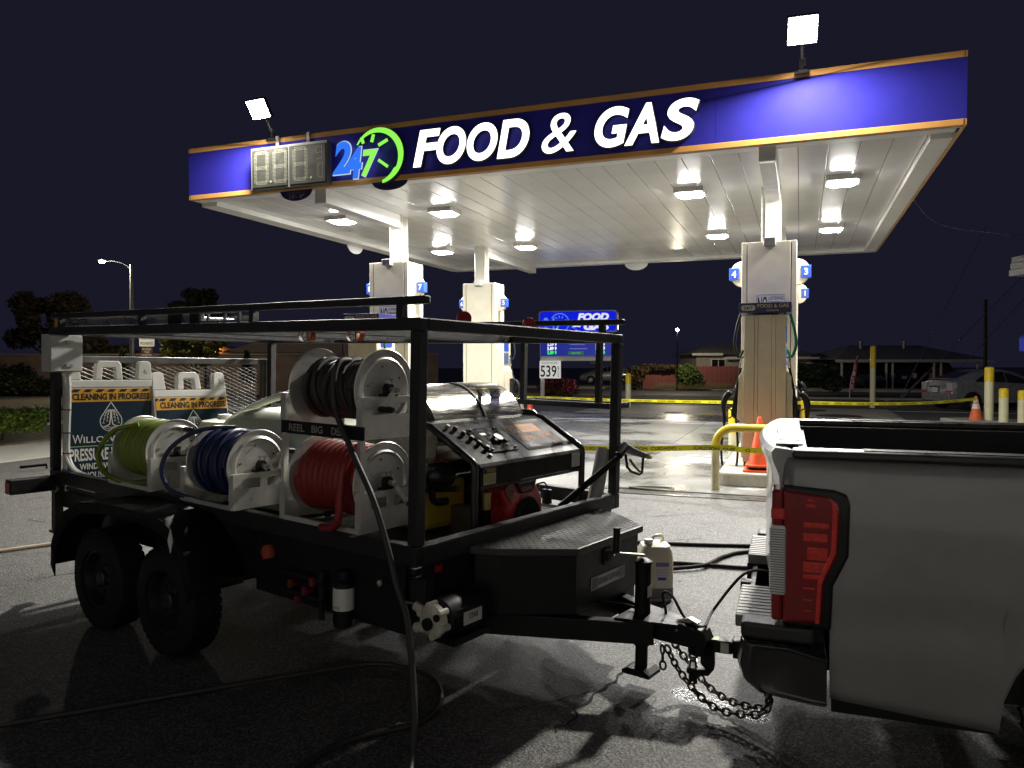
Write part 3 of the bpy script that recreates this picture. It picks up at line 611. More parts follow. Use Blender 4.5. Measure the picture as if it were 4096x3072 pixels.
# rear bumper stub, light
part('rear_bumper', MB().box(-.32, -.002, 3.80, 3.90, .70, .81), black_satin, tr, bevel=.006)
part('side_lamp', MB().box(-.325, -.32, 3.81, 3.89, .715, .79), pm('red lens', (.35, .01, .01), .2, var=0), tr)
part('latch_pin', MB().tube([(-.02, 3.93, .86), (-.02, 3.93, .89), (-.20, 3.95, .885)], .012, 8), black_satin, tr, True)
for z0, z1, y in ((.38, .752, 3.86),): part('corner_leg', MB().box(.0, .062, y - .03, y + .03, z0, z1), black_bar, tr); part('corner_foot', MB().box(-.01, .10, y - .05, y + .05, .36, .379), black_bar, tr)
# fender over the twin wheels
fp = [(3.13, .30), (3.125, .45), (3.06, .58), (2.93, .70), (2.72, .785), (2.45, .815), (2.2, .82), (1.9, .82), (1.70, .80), (1.56, .73), (1.45, .61), (1.395, .50), (1.375, .43)]
for sgn, xs in ((-1, (-.325, -.003)), (1, (TW_ + .003, TW_ + .325))):
    mb = MB(); P = [(x, y) for x, y in fp]; n_ = len(P)
    vs = [(xs[0], y, z) for y, z in P] + [(xs[1], y, z) for y, z in P]; xo = xs[0] if sgn < 0 else xs[1]
    lip = [(xo, y + (2.25 - y) * .07, z - .07) for y, z in P]
    mb.add(vs + lip, [(i, i + 1, n_ + i + 1, n_ + i) for i in range(n_ - 1)] + ([(2 * n_ + i, 2 * n_ + i + 1, i + 1, i) for i in range(n_ - 1)] if sgn < 0 else [(n_ + i, n_ + i + 1, 2 * n_ + i + 1, 2 * n_ + i) for i in range(n_ - 1)]))
    f = part('fender', mb, pm('scuffed fender black', (.008, .008, .0085), .62, var=.3, spec=.15), tr, True, fix=False); sd = f.modifiers.new('solid', 'SOLIDIFY'); sd.thickness = .006
def wheel(parent, c, r_, wd, ax, rimmat, side, spokes=8):
    c = Vector(c); a = Vector(ax)
    prof = [(r_ * .60, -wd / 2), (r_ * .88, -wd / 2), (r_ * .97, -wd / 2 + .02), (r_, -wd / 2 + .05), (r_, wd / 2 - .05), (r_ * .97, wd / 2 - .02), (r_ * .88, wd / 2), (r_ * .60, wd / 2), (r_ * .58, 0), (r_ * .60, -wd / 2)]
    wh = part('wheel', MB().lathe(prof, c, a, 36), rubber, parent, True)
    tr_ = MB(); u = a.orthogonal().normalized(); v = a.cross(u)
    for k in range(40):
        g = 2 * math.pi * k / 40; d = u * math.cos(g) + v * math.sin(g); tdir = -u * math.sin(g) + v * math.cos(g)
        for q in (-.3, 0, .3):
            p = c + d * (r_ + .001) + a * wd * q + tdir * (.012 if q else 0); tr_.bar(p - tdir * r_ * .055, p + tdir * r_ * .055, wd * .2, .012, d)
    part('tread', tr_, rubber, wh)
    rm = MB().lathe([(r_ * .60, -.02), (r_ * .61, wd * .42), (r_ * .55, wd * .40), (r_ * .50, wd * .12), (r_ * .2, wd * .14), (0, wd * .14)], c, a * side, 32)
    part('rim', rm, rimmat, wh, True)
    hb = MB().lathe([(r_ * .17, wd * .1), (r_ * .16, wd * .32), (r_ * .12, wd * .36), (0, wd * .37)], c, a * side, 16)
    for k in range(spokes):
        g = 2 * math.pi * k / spokes; p = c + (u * math.cos(g) + v * math.sin(g)) * r_ * .28 + a * side * wd * .13; hb.cyl(p, p + a * side * .03, .012, 6)
    part('hub', hb, pm('dull hub steel', (.05, .05, .05), .45, .6), wh)
    return wh
m_rim = pm('dark grey wheel', (.03, .03, .032), .35, .5)
for y in (2.62, 1.80):
    wz = .322 - .0162 * y - .003
    wheel(tr, (-.165, y, wz), .322, .21, (1, 0, 0), m_rim, -1); wheel(tr, (TW_ + .165, y, wz + .024), .322, .21, (1, 0, 0), m_rim, 1)
    part('axle', MB().tube([(-.05, y, .335), (TW_ + .05, y, .335)], .035, 10), black_satin, tr)
part('reflector', MB().prism([(-.331, .745), (-.331, .745)] and [(1.60, .77), (1.575, .70), (1.60, .63), (1.625, .70)], 'x', -.334, -.328), pm('white reflector', (.8, .8, .78), .3, var=.3, vs=200), tr)
for y, m_, x in ((1.18, 'amber', -.004), (.24, 'white', .03 - .034)):
    part('marker_lamp', MB().lathe([(0, 0), (.016, 0), (.016, .008), (0, .012)], (x, y, .64), (-1, 0, 0), 10), pm('marker ' + m_, (.5, .42, .30), .3, var=0), tr)
mk = part('marker_lamp', MB().box(.16, .20, .006, .022, .70, .735), pm('red lens', (.35, .01, .01), .2, var=0), tr); 
# tongue
for x0 in (.30, TW_ - .30): part('tongue_beam', MB().bar((x0, .45, .355), (1.032 + (.07 if x0 > 1 else -.07), -.80, .355), .065, .115), black_satin, tr, bevel=.006)
part('tongue_plate', MB().prism([(.86, -.62), (1.20, -.62), (1.10, -.93), (.96, -.93)], 'z', .413, .425), black_satin, tr)
cpx = MB().prism([(-.79, .315), (-.79, .41), (-.95, .43), (-1.06, .41), (-1.085, .36), (-1.07, .315)], 'x', .975, 1.085)
cpl = part('coupler', cpx, black_satin, tr, bevel=.008)
part('latch', MB().prism([(-.90, .432), (-.97, .455), (-1.02, .44), (-1.02, .43)], 'x', 1.01, 1.05), galv, cpl); part('coupler_lip', MB().cyl((1.03, -1.03, .285), (1.03, -1.03, .33), .062, 16), black_satin, cpl)
part('pin', MB().tube([(.95, -.93, .40), (1.11, -.93, .40)], .008, 8), chrome, cpl)
jk = part('tongue_jack', MB().cyl((1.03, -.70, .25), (1.03, -.70, .69), .043, 18).cyl((1.03, -.70, .12), (1.03, -.70, .249), .034, 14), black_satin, tr, True)
part('jack_foot', MB().prism([(-.08, .10), (.08, .10), (.08, .118), (.05, .135), (-.05, .135), (-.08, .118)], 'x', .96, 1.10), black_satin, jk)
jk.children[0].data.transform(Matrix.Translation((0, -.70, 0)))
part('jack_cap', MB().lathe([(.046, .69), (.046, .705), (.02, .72), (0, .72)], (1.03, -.70, 0), n=16), black_satin, jk, True)
part('crank_arm', MB().bar((1.03, -.70, .735), (.86, -.62, .765), .03, .012), pm('zinc plated', (.55, .53, .46), .35, .8, var=.1), jk)
part('crank_handle', MB().cyl((.865, -.622, .77), (.865, -.622, .90), .019, 14), black_plastic, jk, True)
part('jack_label', MB().box(.995, 1.045, -.7455, -.7435, .52, .58), print_white, jk)
def chain(pts, parent, r_=.006, link_=.052, name='safety_chain'):
    P = smoothpath(pts, 12); mb = MB(); d = 0; L = [0]
    for a, b in zip(P, P[1:]): L.append(L[-1] + (b - a).length)
    n_ = int(L[-1] / (link_ * .68)); j = 0
    for i in range(n_):
        t = (i + .5) / n_ * L[-1]
        while j < len(L) - 2 and L[j + 1] < t: j += 1
        p = P[j].lerp(P[j + 1], (t - L[j]) / max(L[j + 1] - L[j], 1e-6)); d = (P[j + 1] - P[j]).normalized()
        sd = d.cross(Vector((0, 0, 1))); sd = sd.normalized() if sd.length > .1 else Vector((1, 0, 0)); up = sd.cross(d)
        w_ = (sd + up * .3).normalized() if i % 2 else (up - sd * .3).normalized(); ring = []
        for k in range(12):
            g = 2 * math.pi * k / 12; ring.append(p + d * (link_ / 2 - r_ * .5) * math.cos(g) * (1.0) + w_ * link_ * .30 * math.sin(g))
        mb.tube(ring, r_, 6, True)
    return part(name, mb, pm('chain steel', (.06, .058, .055), .4, .7, var=.2), parent, True, fix=False)
def t2l(p): return FT.inverted() @ Vector(p)
ch_pts = [FK @ Vector(p) for p in ((-.17, .80, .36), (-.22, .72, .18), (-.36, .62, .125), (-.52, .66, .18))]
chain([(1.08, -.86, .29), (1.10, -.93, .20), (1.04, -1.10, .105), (.98, -1.28, .10), (.98, -1.40, .16), t2l(ch_pts[0])], tr)
chain([(.99, -.86, .29), (.95, -.96, .19), (.90, -1.12, .10), (.88, -1.28, .095), (.92, -1.42, .17), t2l(ch_pts[0] + Vector((.02, .05, 0)))], tr)
chain([(.985, -.84, .29), (.98, -.845, .25), (.98, -.85, .17)], tr)
part('wiring_cable', MB().tube(smoothpath([(1.0, -.35, .42), (1.02, -.60, .45), (1.08, -.80, .40), (1.11, -.78, .52), (1.09, -.84, .53), (1.03, -.95, .44), (1.02, -1.05, .43), tuple(t2l(FK @ Vector((-.36, .95, .40)))), tuple(t2l(FK @ Vector((-.20, .92, .62)))), tuple(t2l(FK @ Vector((-.06, .86, .66))))], 6), .008, 6), black_plastic, tr, True)
# electrical box on the rear near post
eb = part('electrical_box', MB().box(-.09, .15, 3.72, 3.86, 1.62, 1.905), pm('grey enclosure', (.46, .47, .44), .5, var=.08), tr, bevel=.008)
part('enclosure_door', MB().box(-.085, .145, 3.705, 3.7195, 1.627, 1.898), pm('grey enclosure', (.46, .47, .44), .5), eb, bevel=.004)
for z in (1.67, 1.85): part('latch', MB().box(.02, .07, 3.69, 3.7049, z - .012, z + .012), galv, eb)
part('conduit_bundle', MB().tube(smoothpath([(.06, 3.76, 1.62), (.075, 3.78, 1.40), (.078, 3.80, 1.20), (.078, 3.80, .98), (.10, 3.75, .86), (.16, 3.66, .80)]), .022, 8).tube(smoothpath([(.03, 3.76, 1.62), (.062, 3.78, 1.42), (.06, 3.80, 1.22), (.06, 3.80, .98), (.09, 3.72, .85), (.15, 3.60, .79)]), .015, 8), pm('white cable sleeve', (.62, .61, .57), .5), tr, True)
for z in (1.32, 1.14, .98): part('cable_tie', MB().lathe([(.034, 0), (.034, .008)], (.072, 3.795, z), n=12), black_plastic, tr)
# clutter slung under the near side: filter canister, valves
part('filter_canister', MB().lathe([(0, .36), (.05, .37), (.055, .40), (.055, .60), (.035, .62), (.035, .66), (0, .66)], (-.01, .50, 0), n=18), black_satin, tr, True)
fl = part('canister_label', MB().lathe([(.0556, .46), (.0556, .575)], (-.01, .50, 0), n=18), print_white, tr, True)
text('DELAVAN', plane((-.067, .50, .475), (0, 1, 0), (0, 0, -1)), (-.032, .032, -.012, .006), print_black, fl)
red_v = pm('red valve handle', (.14, .010, .008), .5)
for y, z in ((.92, .52), (.80, .50), (.86, .44), (.74, .56)): part('valve_handle', MB().box(-.03, .015, y - .035, y + .02, z - .010, z + .010).cyl((-.02, y, z - .025), (-.02, y, z + .02), .018, 8), red_v, tr)
part('manifold_pipe', MB().tube([(.0, .66, .56), (.0, 1.0, .56)], .022, 8).tube([(.0, .66, .46), (.0, 1.0, .46)], .022, 8).tube([(.0, .68, .62), (.0, .68, .36)], .02, 8), black_plastic, tr, True)
part('orange_float', MB().lathe([(0, 0), (.04, .01), (.045, .05), (.03, .08), (0, .09)], (.02, 1.16, .60), (0, .3, 1), 12), pm('dull orange', (.35, .05, .015), .6), tr, True)
# ================================================================== TOOLBOX on the tongue
tb = thing('tool_box', 'black tread plate tongue box with trapezoid lid and nameplate', 'tool box', FT, (1.1, -.2, .30))
pl = [(.44, -.005), (.50, -.13), (.76, -.44), (1.48, -.44), (1.72, -.13), (1.76, -.005)]
part('body', MB().prism(pl, 'z', .425, .745).prism([(.80, -.10), (.80, -.435), (1.46, -.435), (1.46, -.10)], 'z', .30, .4249), pm('satin black box', (.010, .010, .0105), .42, var=.15, vs=5, bump=.15, bs=150, spec=.3), tb, bevel=.006)
lidp = [(.41, .0), (.47, -.14), (.742, -.463), (1.50, -.463), (1.75, -.14), (1.79, .0)]
m_tread = pm('black tread plate', (.050, .049, .046), .42, .25, var=.4, vs=5, rvar=.12)
lid = part('lid', MB().prism(lidp, 'z', .746, .785), m_tread, tb, bevel=.004)
tp_ = MB(); k = 0
def inside(x, y):
    a = y > -.45 and y < -.012
    xl = .41 + (-y / .14) * .06 if y > -.14 else .47 + (-y - .14) / .323 * .272
    xr = 1.79 - (-y / .14) * .04 if y > -.14 else 1.75 - (-y - .14) / .323 * .25
    return a and xl + .02 < x < xr - .02
for i in range(48):
    for j in range(16):
        x = .42 + i * .0295; y = -.02 - j * .0295
        if inside(x, y):
            dg = Vector((.707, .707, 0)) if (i + j) % 2 else Vector((.707, -.707, 0)); p = Vector((x, y, .7855)); sd = Vector((-dg.y, dg.x, 0))
            tp_.add([p - dg * .0135, p + sd * .0045, p + dg * .0135, p - sd * .0045, p + Vector((0, 0, .0035))], [(0, 3, 4), (3, 2, 4), (2, 1, 4), (1, 0, 4)])
part('tread_pattern', tp_, m_tread, lid, kind='stuff', fix=False)
MFb = plane((1.12, -.4415, .60), (1, 0, 0), (0, 0, 1))
np_ = plate(MFb, (-.20, .185, -.085, -.015), pm('grey nameplate', (.42, .42, .40), .4, .4), tb, 'nameplate', th=.003)
text('SOUTHEAST SOFTWASH', MFb, (-.125, .115, -.068, -.032), print_black, np_, lift=.0045, bold=.02)
for x in (-.162, .15): plate(MFb, (x - .03, x + .03, -.08, -.02), pm('nameplate square', (.20, .20, .19), .5), np_, 'nameplate_square', lift=.0031, th=.0008)
lt_ = plate(MFb, (-.07, .02, .03, .12), black_plastic, tb, 'latch_plate', th=.008, round_=.01); plate(MFb, (-.05, .0, .05, .10), rubber, lt_, 'paddle', lift=.0082, th=.006, round_=.008)
part('lock', MB().cyl((1.145, -.452, .68), (1.145, -.462, .68), .012, 10), chrome, lt_)
# ================================================================== PUMP MOTOR
pmn = thing('pump_motor', 'black electric motor pump with cream pump head under the trailer front', 'pump', FT, (.2, -.06, .37))
part('motor_body', MB().lathe([(0, .06), (.06, .06), (.095, .075), (.10, .12), (.10, .34), (.085, .37), (.05, .385), (0, .385)], (.03, -.06, .50), (1, 0, 0), 24), black_satin, pmn, True)
for z in (.45, .48, .52, .55): part('cooling_rib', MB().box(.12, .36, -.163, -.158, z - .004, z + .004), black_satin, pmn)
hd = MB().lathe([(0, 0), (.045, 0), (.055, .01), (.078, .02), (.082, .045), (.06, .06), (0, .06)], (.03, -.06, .50), (1, 0, 0), 24)
for k in range(6): g = R(k * 60 + 20); hd.cyl((.035, -.06 + .074 * math.cos(g), .50 + .074 * math.sin(g)), (.095, -.06 + .074 * math.cos(g), .50 + .074 * math.sin(g)), .018, 8)
hd.cyl((.06, -.0, .53), (.06, .055, .55), .024, 10); hd.cyl((.06, .0, .46), (.06, .05, .44), .024, 10)
part('pump_head', hd, pm('cream pump casting', (.66, .63, .53), .45), pmn, True)
part('port', MB().cyl((.028, -.06, .49), (.012, -.06, .49), .030, 14).cyl((.028, -.115, .53), (.018, -.115, .53), .018, 12), black_plastic, pmn, True)
part('mount_foot', MB().box(.12, .40, -.15, .03, .37, .402), black_satin, pmn)
Mm = plane((.24, -.1625, .50), (1, 0, 0), (0, 0, 1)); ml = plate(Mm, (-.07, .07, -.035, .03), print_white, pmn, 'motor_label', th=.003)
text('STAR', Mm, (-.03, .04, -.01, .018), print_black, ml, lift=.0045, bold=.03)
# ================================================================== HOSE REELS
hose_m = {'green': pm('lime hose', (.20, .26, .03), .45, var=.15, vs=10), 'blue': pm('navy hose', (.012, .022, .085), .42, var=.2, vs=10), 'red': pm('brick red hose', (.26, .022, .02), .45, var=.15, vs=10), 'black': pm('grey black hose', (.035, .033, .030), .55, var=.25, vs=12)}
def reel(name_c, cx, cz, yf, yr, zb_, label, rw, rh, crank, bulge=0.):
    t = thing('hose_reel', label, 'hose reel', FT, (cx, (yf + yr) / 2, zb_), 'hose reels along the near side of the trailer')
    prof = [(0, 0), (.150, 0), (.157, .006), (.165, .011), (.173, .006), (.180, 0), (.208, 0), (.215, .007), (.2185, .004), (.215, -.004), (0, -.004)]
    for y, s_ in ((yf, -1), (yr, 1)):
        d_ = part('reel_disc', MB().lathe(prof, (cx, y, cz), (0, s_, 0), 56), steel, t, True)
        for a in (30, 100, 170, 215, 280, 340):
            p = Vector((cx + .125 * math.cos(R(a)), y, cz + .125 * math.sin(R(a)))); part('bolt', MB().cyl(p + Vector((0, s_ * .0005, 0)), p + Vector((0, s_ * (.012 if a in (100, 170) else .003), 0)), .006, 8), galv if a in (100, 170) else print_black, d_)
    part('drum', MB().lathe([(rw - rh * .6, yf + .005), (rw - rh * .6, yr - .005)], (cx, 0, cz), (0, 1, 0), 32), hose_m[name_c], t, True)
    nt_ = int((yr - yf - .02) / (2 * rh * .97)); pts = []; rgx = random.Random(int(cx * 100 + yf * 1000))
    ph = [rgx.uniform(-.006, .006) for _ in range(nt_ + 2)]
    for i in range(nt_ * 24 + 1):
        tt = i / 24; g = 2 * math.pi * tt; y = yf + .012 + rh + (yr - yf - .024 - 2 * rh) * tt / nt_ + .004 * math.sin(g * 2.1)
        k0 = int(tt); fr_ = tt - k0; j = ph[k0] * (1 - fr_) + ph[k0 + 1] * fr_
        rr = rw + j + bulge * (.5 + .5 * math.sin(g)) ; pts.append((cx - rr * math.cos(g), y, cz + rr * math.sin(g)))
    part('wound_hose', MB().tube(pts, rh, 8), hose_m[name_c], t, True, fix=False)
    # a second, looser layer of some crossing turns
    pts2 = []
    for i in range(5 * 24 + 1):
        tt = i / 24; g = 2 * math.pi * tt; y = yf + .05 + (yr - yf - .11) * (.5 - .5 * math.cos(tt * 1.13)); pts2.append((cx - (rw + rh * 1.45 + bulge * .5) * math.cos(g), y, cz + (rw + rh * 1.45 + bulge * .5) * math.sin(g)))
    if rw + rh * 2.5 < .222: part('wound_hose', MB().tube(pts2, rh, 8), hose_m[name_c], t, True, fix=False)
    for y, s_ in ((yf - .05, -1), (yr + .045, 1)):
        x0, x1 = cx - .205, cx + .225; z0, z1 = zb_, cz - .035; pb = MB(); hz0, hz1 = z0 + (z1 - z0) * .58, z0 + (z1 - z0) * .84
        pb.box(x0, x1, y, y + .005, z0, hz0).box(x0, x1, y, y + .005, hz1, z1)
        for a, b in ((x0, x0 + .07), (x0 + .185, x0 + .235), (x0 + .335, x1)): pb.box(a, b, y, y + .005, hz0, hz1)
        part('side_plate', pb, steel, t)
        part('plate_flange', MB().box(x0 - .001, x0 + .004, y + .0052, y + .042, z0, z1), steel, t); part('plate_flange', MB().box(x0, x1, y + .0053, y + .042, z1 - .004, z1 + .001), steel, t)
        part('bearing_block', MB().box(cx - .055, cx + .055, y, y + .04, z1 + .0012, z1 + .014).prism([(cx - .03, z1 + .0141), (cx + .03, z1 + .0141), (cx + .03, cz + .015), (cx + .015, cz + .034), (cx - .015, cz + .034), (cx - .03, cz + .015)], 'y', y + .002, y + .036), black_satin, t, bevel=.003)
        for x in (cx - .012, cx + .022): part('wing_bolt', MB().cyl((x, y + .018, cz + .034), (x, y + .018, cz + .056), .0055, 8).box(x - .012, x + .012, y + .015, y + .021, cz + .05, cz + .06), galv, t)
    for x in (cx - .20, cx + .21): part('base_rail', MB().box(x - .012, x + .012, yf - .045, yr + .042, zb_ - .0, zb_ + .025), steel, t)
    part('axle', MB().cyl((cx, yf - .10, cz), (cx, yr + .08, cz), .014, 12), galv, t, True)
    ca, sa = math.cos(R(crank)), math.sin(R(crank)); p = Vector((cx, yf - .085, cz)); q = p + Vector((ca, 0, sa)) * .155
    ck = part('crank', MB().bar(p - Vector((ca, 0, sa)) * .02, q, .028, .007, (0, 1, 0)), steel, t)
    part('crank_handle', MB().lathe([(0, 0), (.014, .002), (.018, .02), (.015, .05), (.018, .08), (.014, .10), (0, .102)], q + Vector((0, -.003, 0)), (0, -1, 0), 14), black_plastic, ck, True)
    return t
reel('green', .165, 1.11, 2.40, 2.83, .862, 'hose reel wound with lime green hose, leftmost on the trailer', .185, .0165, 88, .0)
reel('blue', .135, 1.105, 1.44, 1.86, .862, 'hose reel wound with navy blue hose between the green and red ones', .183, .0125, 35)
reel('red', .195, 1.105, .43, .95, .862, 'lower reel of the stack wound with thick brick red hose', .176, .024, -50)
tk_ = reel('black', .195, 1.60, .43, .95, 1.345, 'upper reel of the stack wound with dark grey hose', .135, .0165, -142)
sm = MB()
for y in (.385, .998):
    for x in (-.018, .425): part('stack_upright', MB().box(x - .006, x + .026, y - .012, y + .012, 1.072, 1.343), steel, tk_)
nb = part('name_bar', MB().box(-.018, -.008, .36, 1.02, 1.345, 1.415), black_satin, tk_)
Mr = plane((-.0185, .70, 1.38), (0, -1, 0), (0, 0, 1))
for s_, a, b in (('REEL', -.25, -.12), ('BIG', -.06, .03), ('DEAL', .10, .23)): text(s_, Mr, (a, b, -.02, .02), pm('cut-through steel', (.55, .52, .44), .35, .6, var=.1), nb, bold=.02)
for yf in (2.38, 1.42, .41):
    part('foot_bracket', MB().box(-.06, -.012, yf - .03, yf + .0, .858, .8615), galv, tr)
# loose ends of hose leaving the reels
single('loose_hose', MB().tube(smoothpath([(.02, 2.62, 1.285), (-.10, 2.72, 1.24), (-.16, 2.80, 1.10), (-.14, 2.80, .98), (-.06, 2.76, .90), (.02, 2.66, .878), (.10, 2.5, .878)]), .017, 10), hose_m['green'], 'loop of lime green hose hanging at the left of its reel', 'hose', FT, (0, 2.7, .87), True)
single('loose_hose', MB().tube(smoothpath([(.17, 1.72, 1.315), (.02, 1.86, 1.30), (-.10, 1.98, 1.20), (-.15, 2.02, 1.06), (-.12, 1.98, .93), (-.05, 1.86, .88), (-.04, 1.70, .872)]), .014, 10), hose_m['blue'], 'loop of navy blue hose curving in front of the green reel', 'hose', FT, (0, 1.9, .87), True)
single('loose_hose', MB().tube(smoothpath([(.10, .50, 1.31), (-.02, .49, 1.22), (-.05, .49, 1.08), (-.06, .49, .95), (-.055, .54, .885), (-.05, .64, .872)]), .021, 10), hose_m['red'], 'free end of brick red hose hanging beside its reel', 'hose', FT, (0, .5, .87), True)
wl = lambda x, y, z: tuple(FT @ Vector((x, y, z)))
gp = [wl(.12, .62, 1.755), wl(.03, .60, 1.745), wl(-.02, .585, 1.66), wl(-.03, .56, 1.50), wl(-.06, .40, 1.30), wl(-.10, .196, 1.077), wl(-.10, .092, .854), wl(-.10, .029, .686), wl(-.10, -.044, .528), (-.44, 3.36, .25), (-.43, 3.22, .06), (-.45, 3.0, .02), (-.62, 2.85, .019), (-.95, 2.98, .019), (-.80, 3.40, .019), (-.45, 3.62, .019), (-.37, 3.88, .019), (-.47, 4.16, .019), (-.78, 4.33, .019), (-1.15, 4.20, .019), (-1.55, 4.02, .019), (-2.40, 3.62, .019), (-3.3, 3.2, .019)]
single('pressure_hose', MB().tube(smoothpath(gp, 8), .0155, 10), hose_m['black'], 'long dark hose dropping from the upper reel and looping on the asphalt', 'hose', FW, (-.8, 3.6, 0), True)
# ================================================================== PRESSURE WASHER
pw_ = thing('pressure_washer', 'black framed hot water pressure washer with red engine and stainless drum', 'pressure washer', FT, (1.15, .7, .73))
tube_m = pm('black powder tube', (.018, .018, .018), .3, var=.15)
for x in (.60, 1.755):
    pth = [(x, .13, .735), (x, .13, 1.16)] + [(x, .13 + .05 * (1 - math.cos(R(a))), 1.16 + .05 * math.sin(R(a))) for a in (20, 40, 58)] + [(x, .46, 1.375)] + [(x, .47 + .06 * math.sin(R(a)), 1.37 + .03 * (1 - math.cos(R(a * 1.0))) + .005) for a in (30, 60, 90)] + [(x, 1.25, 1.405), (x, 1.33, 1.38), (x, 1.35, 1.30), (x, 1.35, .735)]
    part('frame_tube', MB().tube(pth, .022, 12), tube_m, pw_, True)
for y in (.13, 1.35): part('frame_tube', MB().tube([(.60, y, .76), (1.755, y, .76)], .02, 12), tube_m, pw_, True)
part('cross_tube', MB().tube([(.60, .62, 1.10), (.60, 1.33, 1.10)], .02, 10).tube([(.60, .25, 1.04), (.60, .9, .95)], .018, 10), tube_m, pw_, True)
# hood of bent sheet
hp = [(.115, 1.055), (.115, 1.165), (.13, 1.185), (.455, 1.372), (.50, 1.388), (.78, 1.40), (.78, 1.385), (.503, 1.373), (.463, 1.358), (.140, 1.172), (.13, 1.16), (.13, 1.055)]
m_hood = pm('black gloss hood', (.016, .0155, .015), .34, var=.4, vs=9, rvar=.12, bump=.04, bs=40, spec=.09)
part('hood', MB().prism(hp, 'x', .635, 1.722), m_hood, pw_, bevel=.004)
part('hood_trim', MB().tube([(.635, .120, 1.05), (1.722, .120, 1.05)], .012, 8), tube_m, pw_, True)
for x in (1.724,): part('hood_end', MB().prism([(.118, 1.06), (.118, 1.16), (.13, 1.178), (.455, 1.365), (.50, 1.380), (.78, 1.392), (.78, 1.2), (.4, 1.06)], 'x', x, x + .004), m_hood, pw_)
MS = plane((0, .13, 1.186), (1, 0, 0), (0, .325, .187))       # slope face: a = x, b = along slope
cpn = plate(MS, (.835, 1.115, .075, .315), pm('glossy control plate', (.030, .030, .030), .18, .3, var=.2, vs=30), pw_, 'control_plate', lift=.004, th=.005, round_=.012)
for a, b in ((.86, .295), (1.09, .295), (.86, .095), (1.09, .095)): part('screw', xform(MB().cyl((a, b, .009), (a, b, .02), .009, 6), MS), black_plastic, cpn)
part('dial', xform(MB().cyl((1.00, .18, .009), (1.00, .18, .035), .036, 20), MS), black_plastic, cpn, True, .004); part('dial_face', xform(MB().cyl((1.00, .18, .0352), (1.00, .18, .0365), .031, 20), MS), galv, cpn, True)
part('switch', xform(MB().box(1.05, 1.075, .15, .215, .009, .024), MS), print_black, cpn, bevel=.003); part('gauge_window', xform(MB().box(.905, .955, .235, .258, .009, .014), MS), print_white, cpn); part('lever', xform(MB().bar((.95, .16, .03), (1.0, .17, .02), .015, .008), MS), galv, cpn)
for a, b in ((.875, .20), (1.085, .235)): part('port_ring', xform(MB().cyl((a, b, .009), (a, b, .014), .014, 14), MS), chrome, cpn)
kc = ((.02, .02, .02), (.30, .02, .02), (.55, .33, .05), (.04, .14, .04), (.5, .5, .48), (.5, .5, .48))
for i, (a, b) in enumerate(((.745, .32), (.765, .268), (.785, .215), (.80, .163), (.82, .11), (.795, .052))):
    kn = part('nozzle_tip', xform(MB().cyl((a, b, .004), (a, b, .030 if i < 5 else .012), .015, 8), MS), black_plastic, pw_, True); part('tip_colour', xform(MB().cyl((a, b, .0302 if i < 5 else .0122), (a, b, .033 if i < 5 else .015), .010, 8), MS), pm('tip colour %d' % i, kc[i], .4, var=0), kn, True)
part('nozzle_tip', xform(MB().cyl((.70, .345, .004), (.70, .345, .03), .012, 8), MS), galv, pw_, True)
og = pm('orange decal', (.62, .24, .05), .5, var=.1, spec=.05); gyl = pm('grey decal print', (.40, .39, .36), .5, var=0)
dc = plate(MS, (1.20, 1.66, .06, .345), pm('dark decal film', (.018, .0175, .017), .5, var=.3, vs=12, spec=.06), pw_, 'decal', lift=.0012, th=.0006)
text('BE', MS, (1.235, 1.325, .235, .315), og, dc, lift=.003, bold=.05, shear=.0)
ir = plate(MS, (1.345, 1.555, .235, .325), og, dc, 'decal_block', lift=.002, th=.0006); text('INDUSTRIAL', MS, (1.36, 1.54, .26, .298), print_black, dc, lift=.0036, bold=.02)
text('3500 PSI', MS, (1.25, 1.40, .155, .195), og, dc, lift=.003, bold=.04); text('8.5 GPM', MS, (1.46, 1.60, .165, .205), og, dc, lift=.003, bold=.04)
text('POWERED BY', MS, (1.25, 1.31, .112, .122), gyl, dc, lift=.003); text('HONDA', MS, (1.255, 1.36, .078, .107), gyl, dc, lift=.003, bold=.03); plate(MS, (1.535, 1.56, .085, .12), og, dc, 'decal_block', lift=.002, th=.0006)
MV = plane((0, .1145, 1.11), (1, 0, 0), (0, 0, 1))
wn = plate(MV, (.66, .775, -.045, .05), pm('warning label', (.55, .50, .22), .5, var=0), pw_, 'warning_label', th=.001); plate(MV, (.66, .775, .018, .05), print_black, wn, 'label_band', lift=.0011, th=.0003)
text('WARNING', MV, (.69, .772, .023, .045), pm('yellow print', (.6, .5, .05), .5, var=0), wn, lift=.002, bold=.02)
for k in range(4): text('read manual before use', MV, (.668, .765, .004 - k * .011, .010 - k * .011), print_black, wn, lift=.002)
wl2 = plate(MV, (1.60, 1.70, -.035, .055), print_white, pw_, 'rating_label', th=.001)
for k in range(6): text('rated output data line', MV, (1.605, 1.69 - .02 * (k % 2), .035 - k * .012, .041 - k * .012), print_black, wl2, lift=.002)
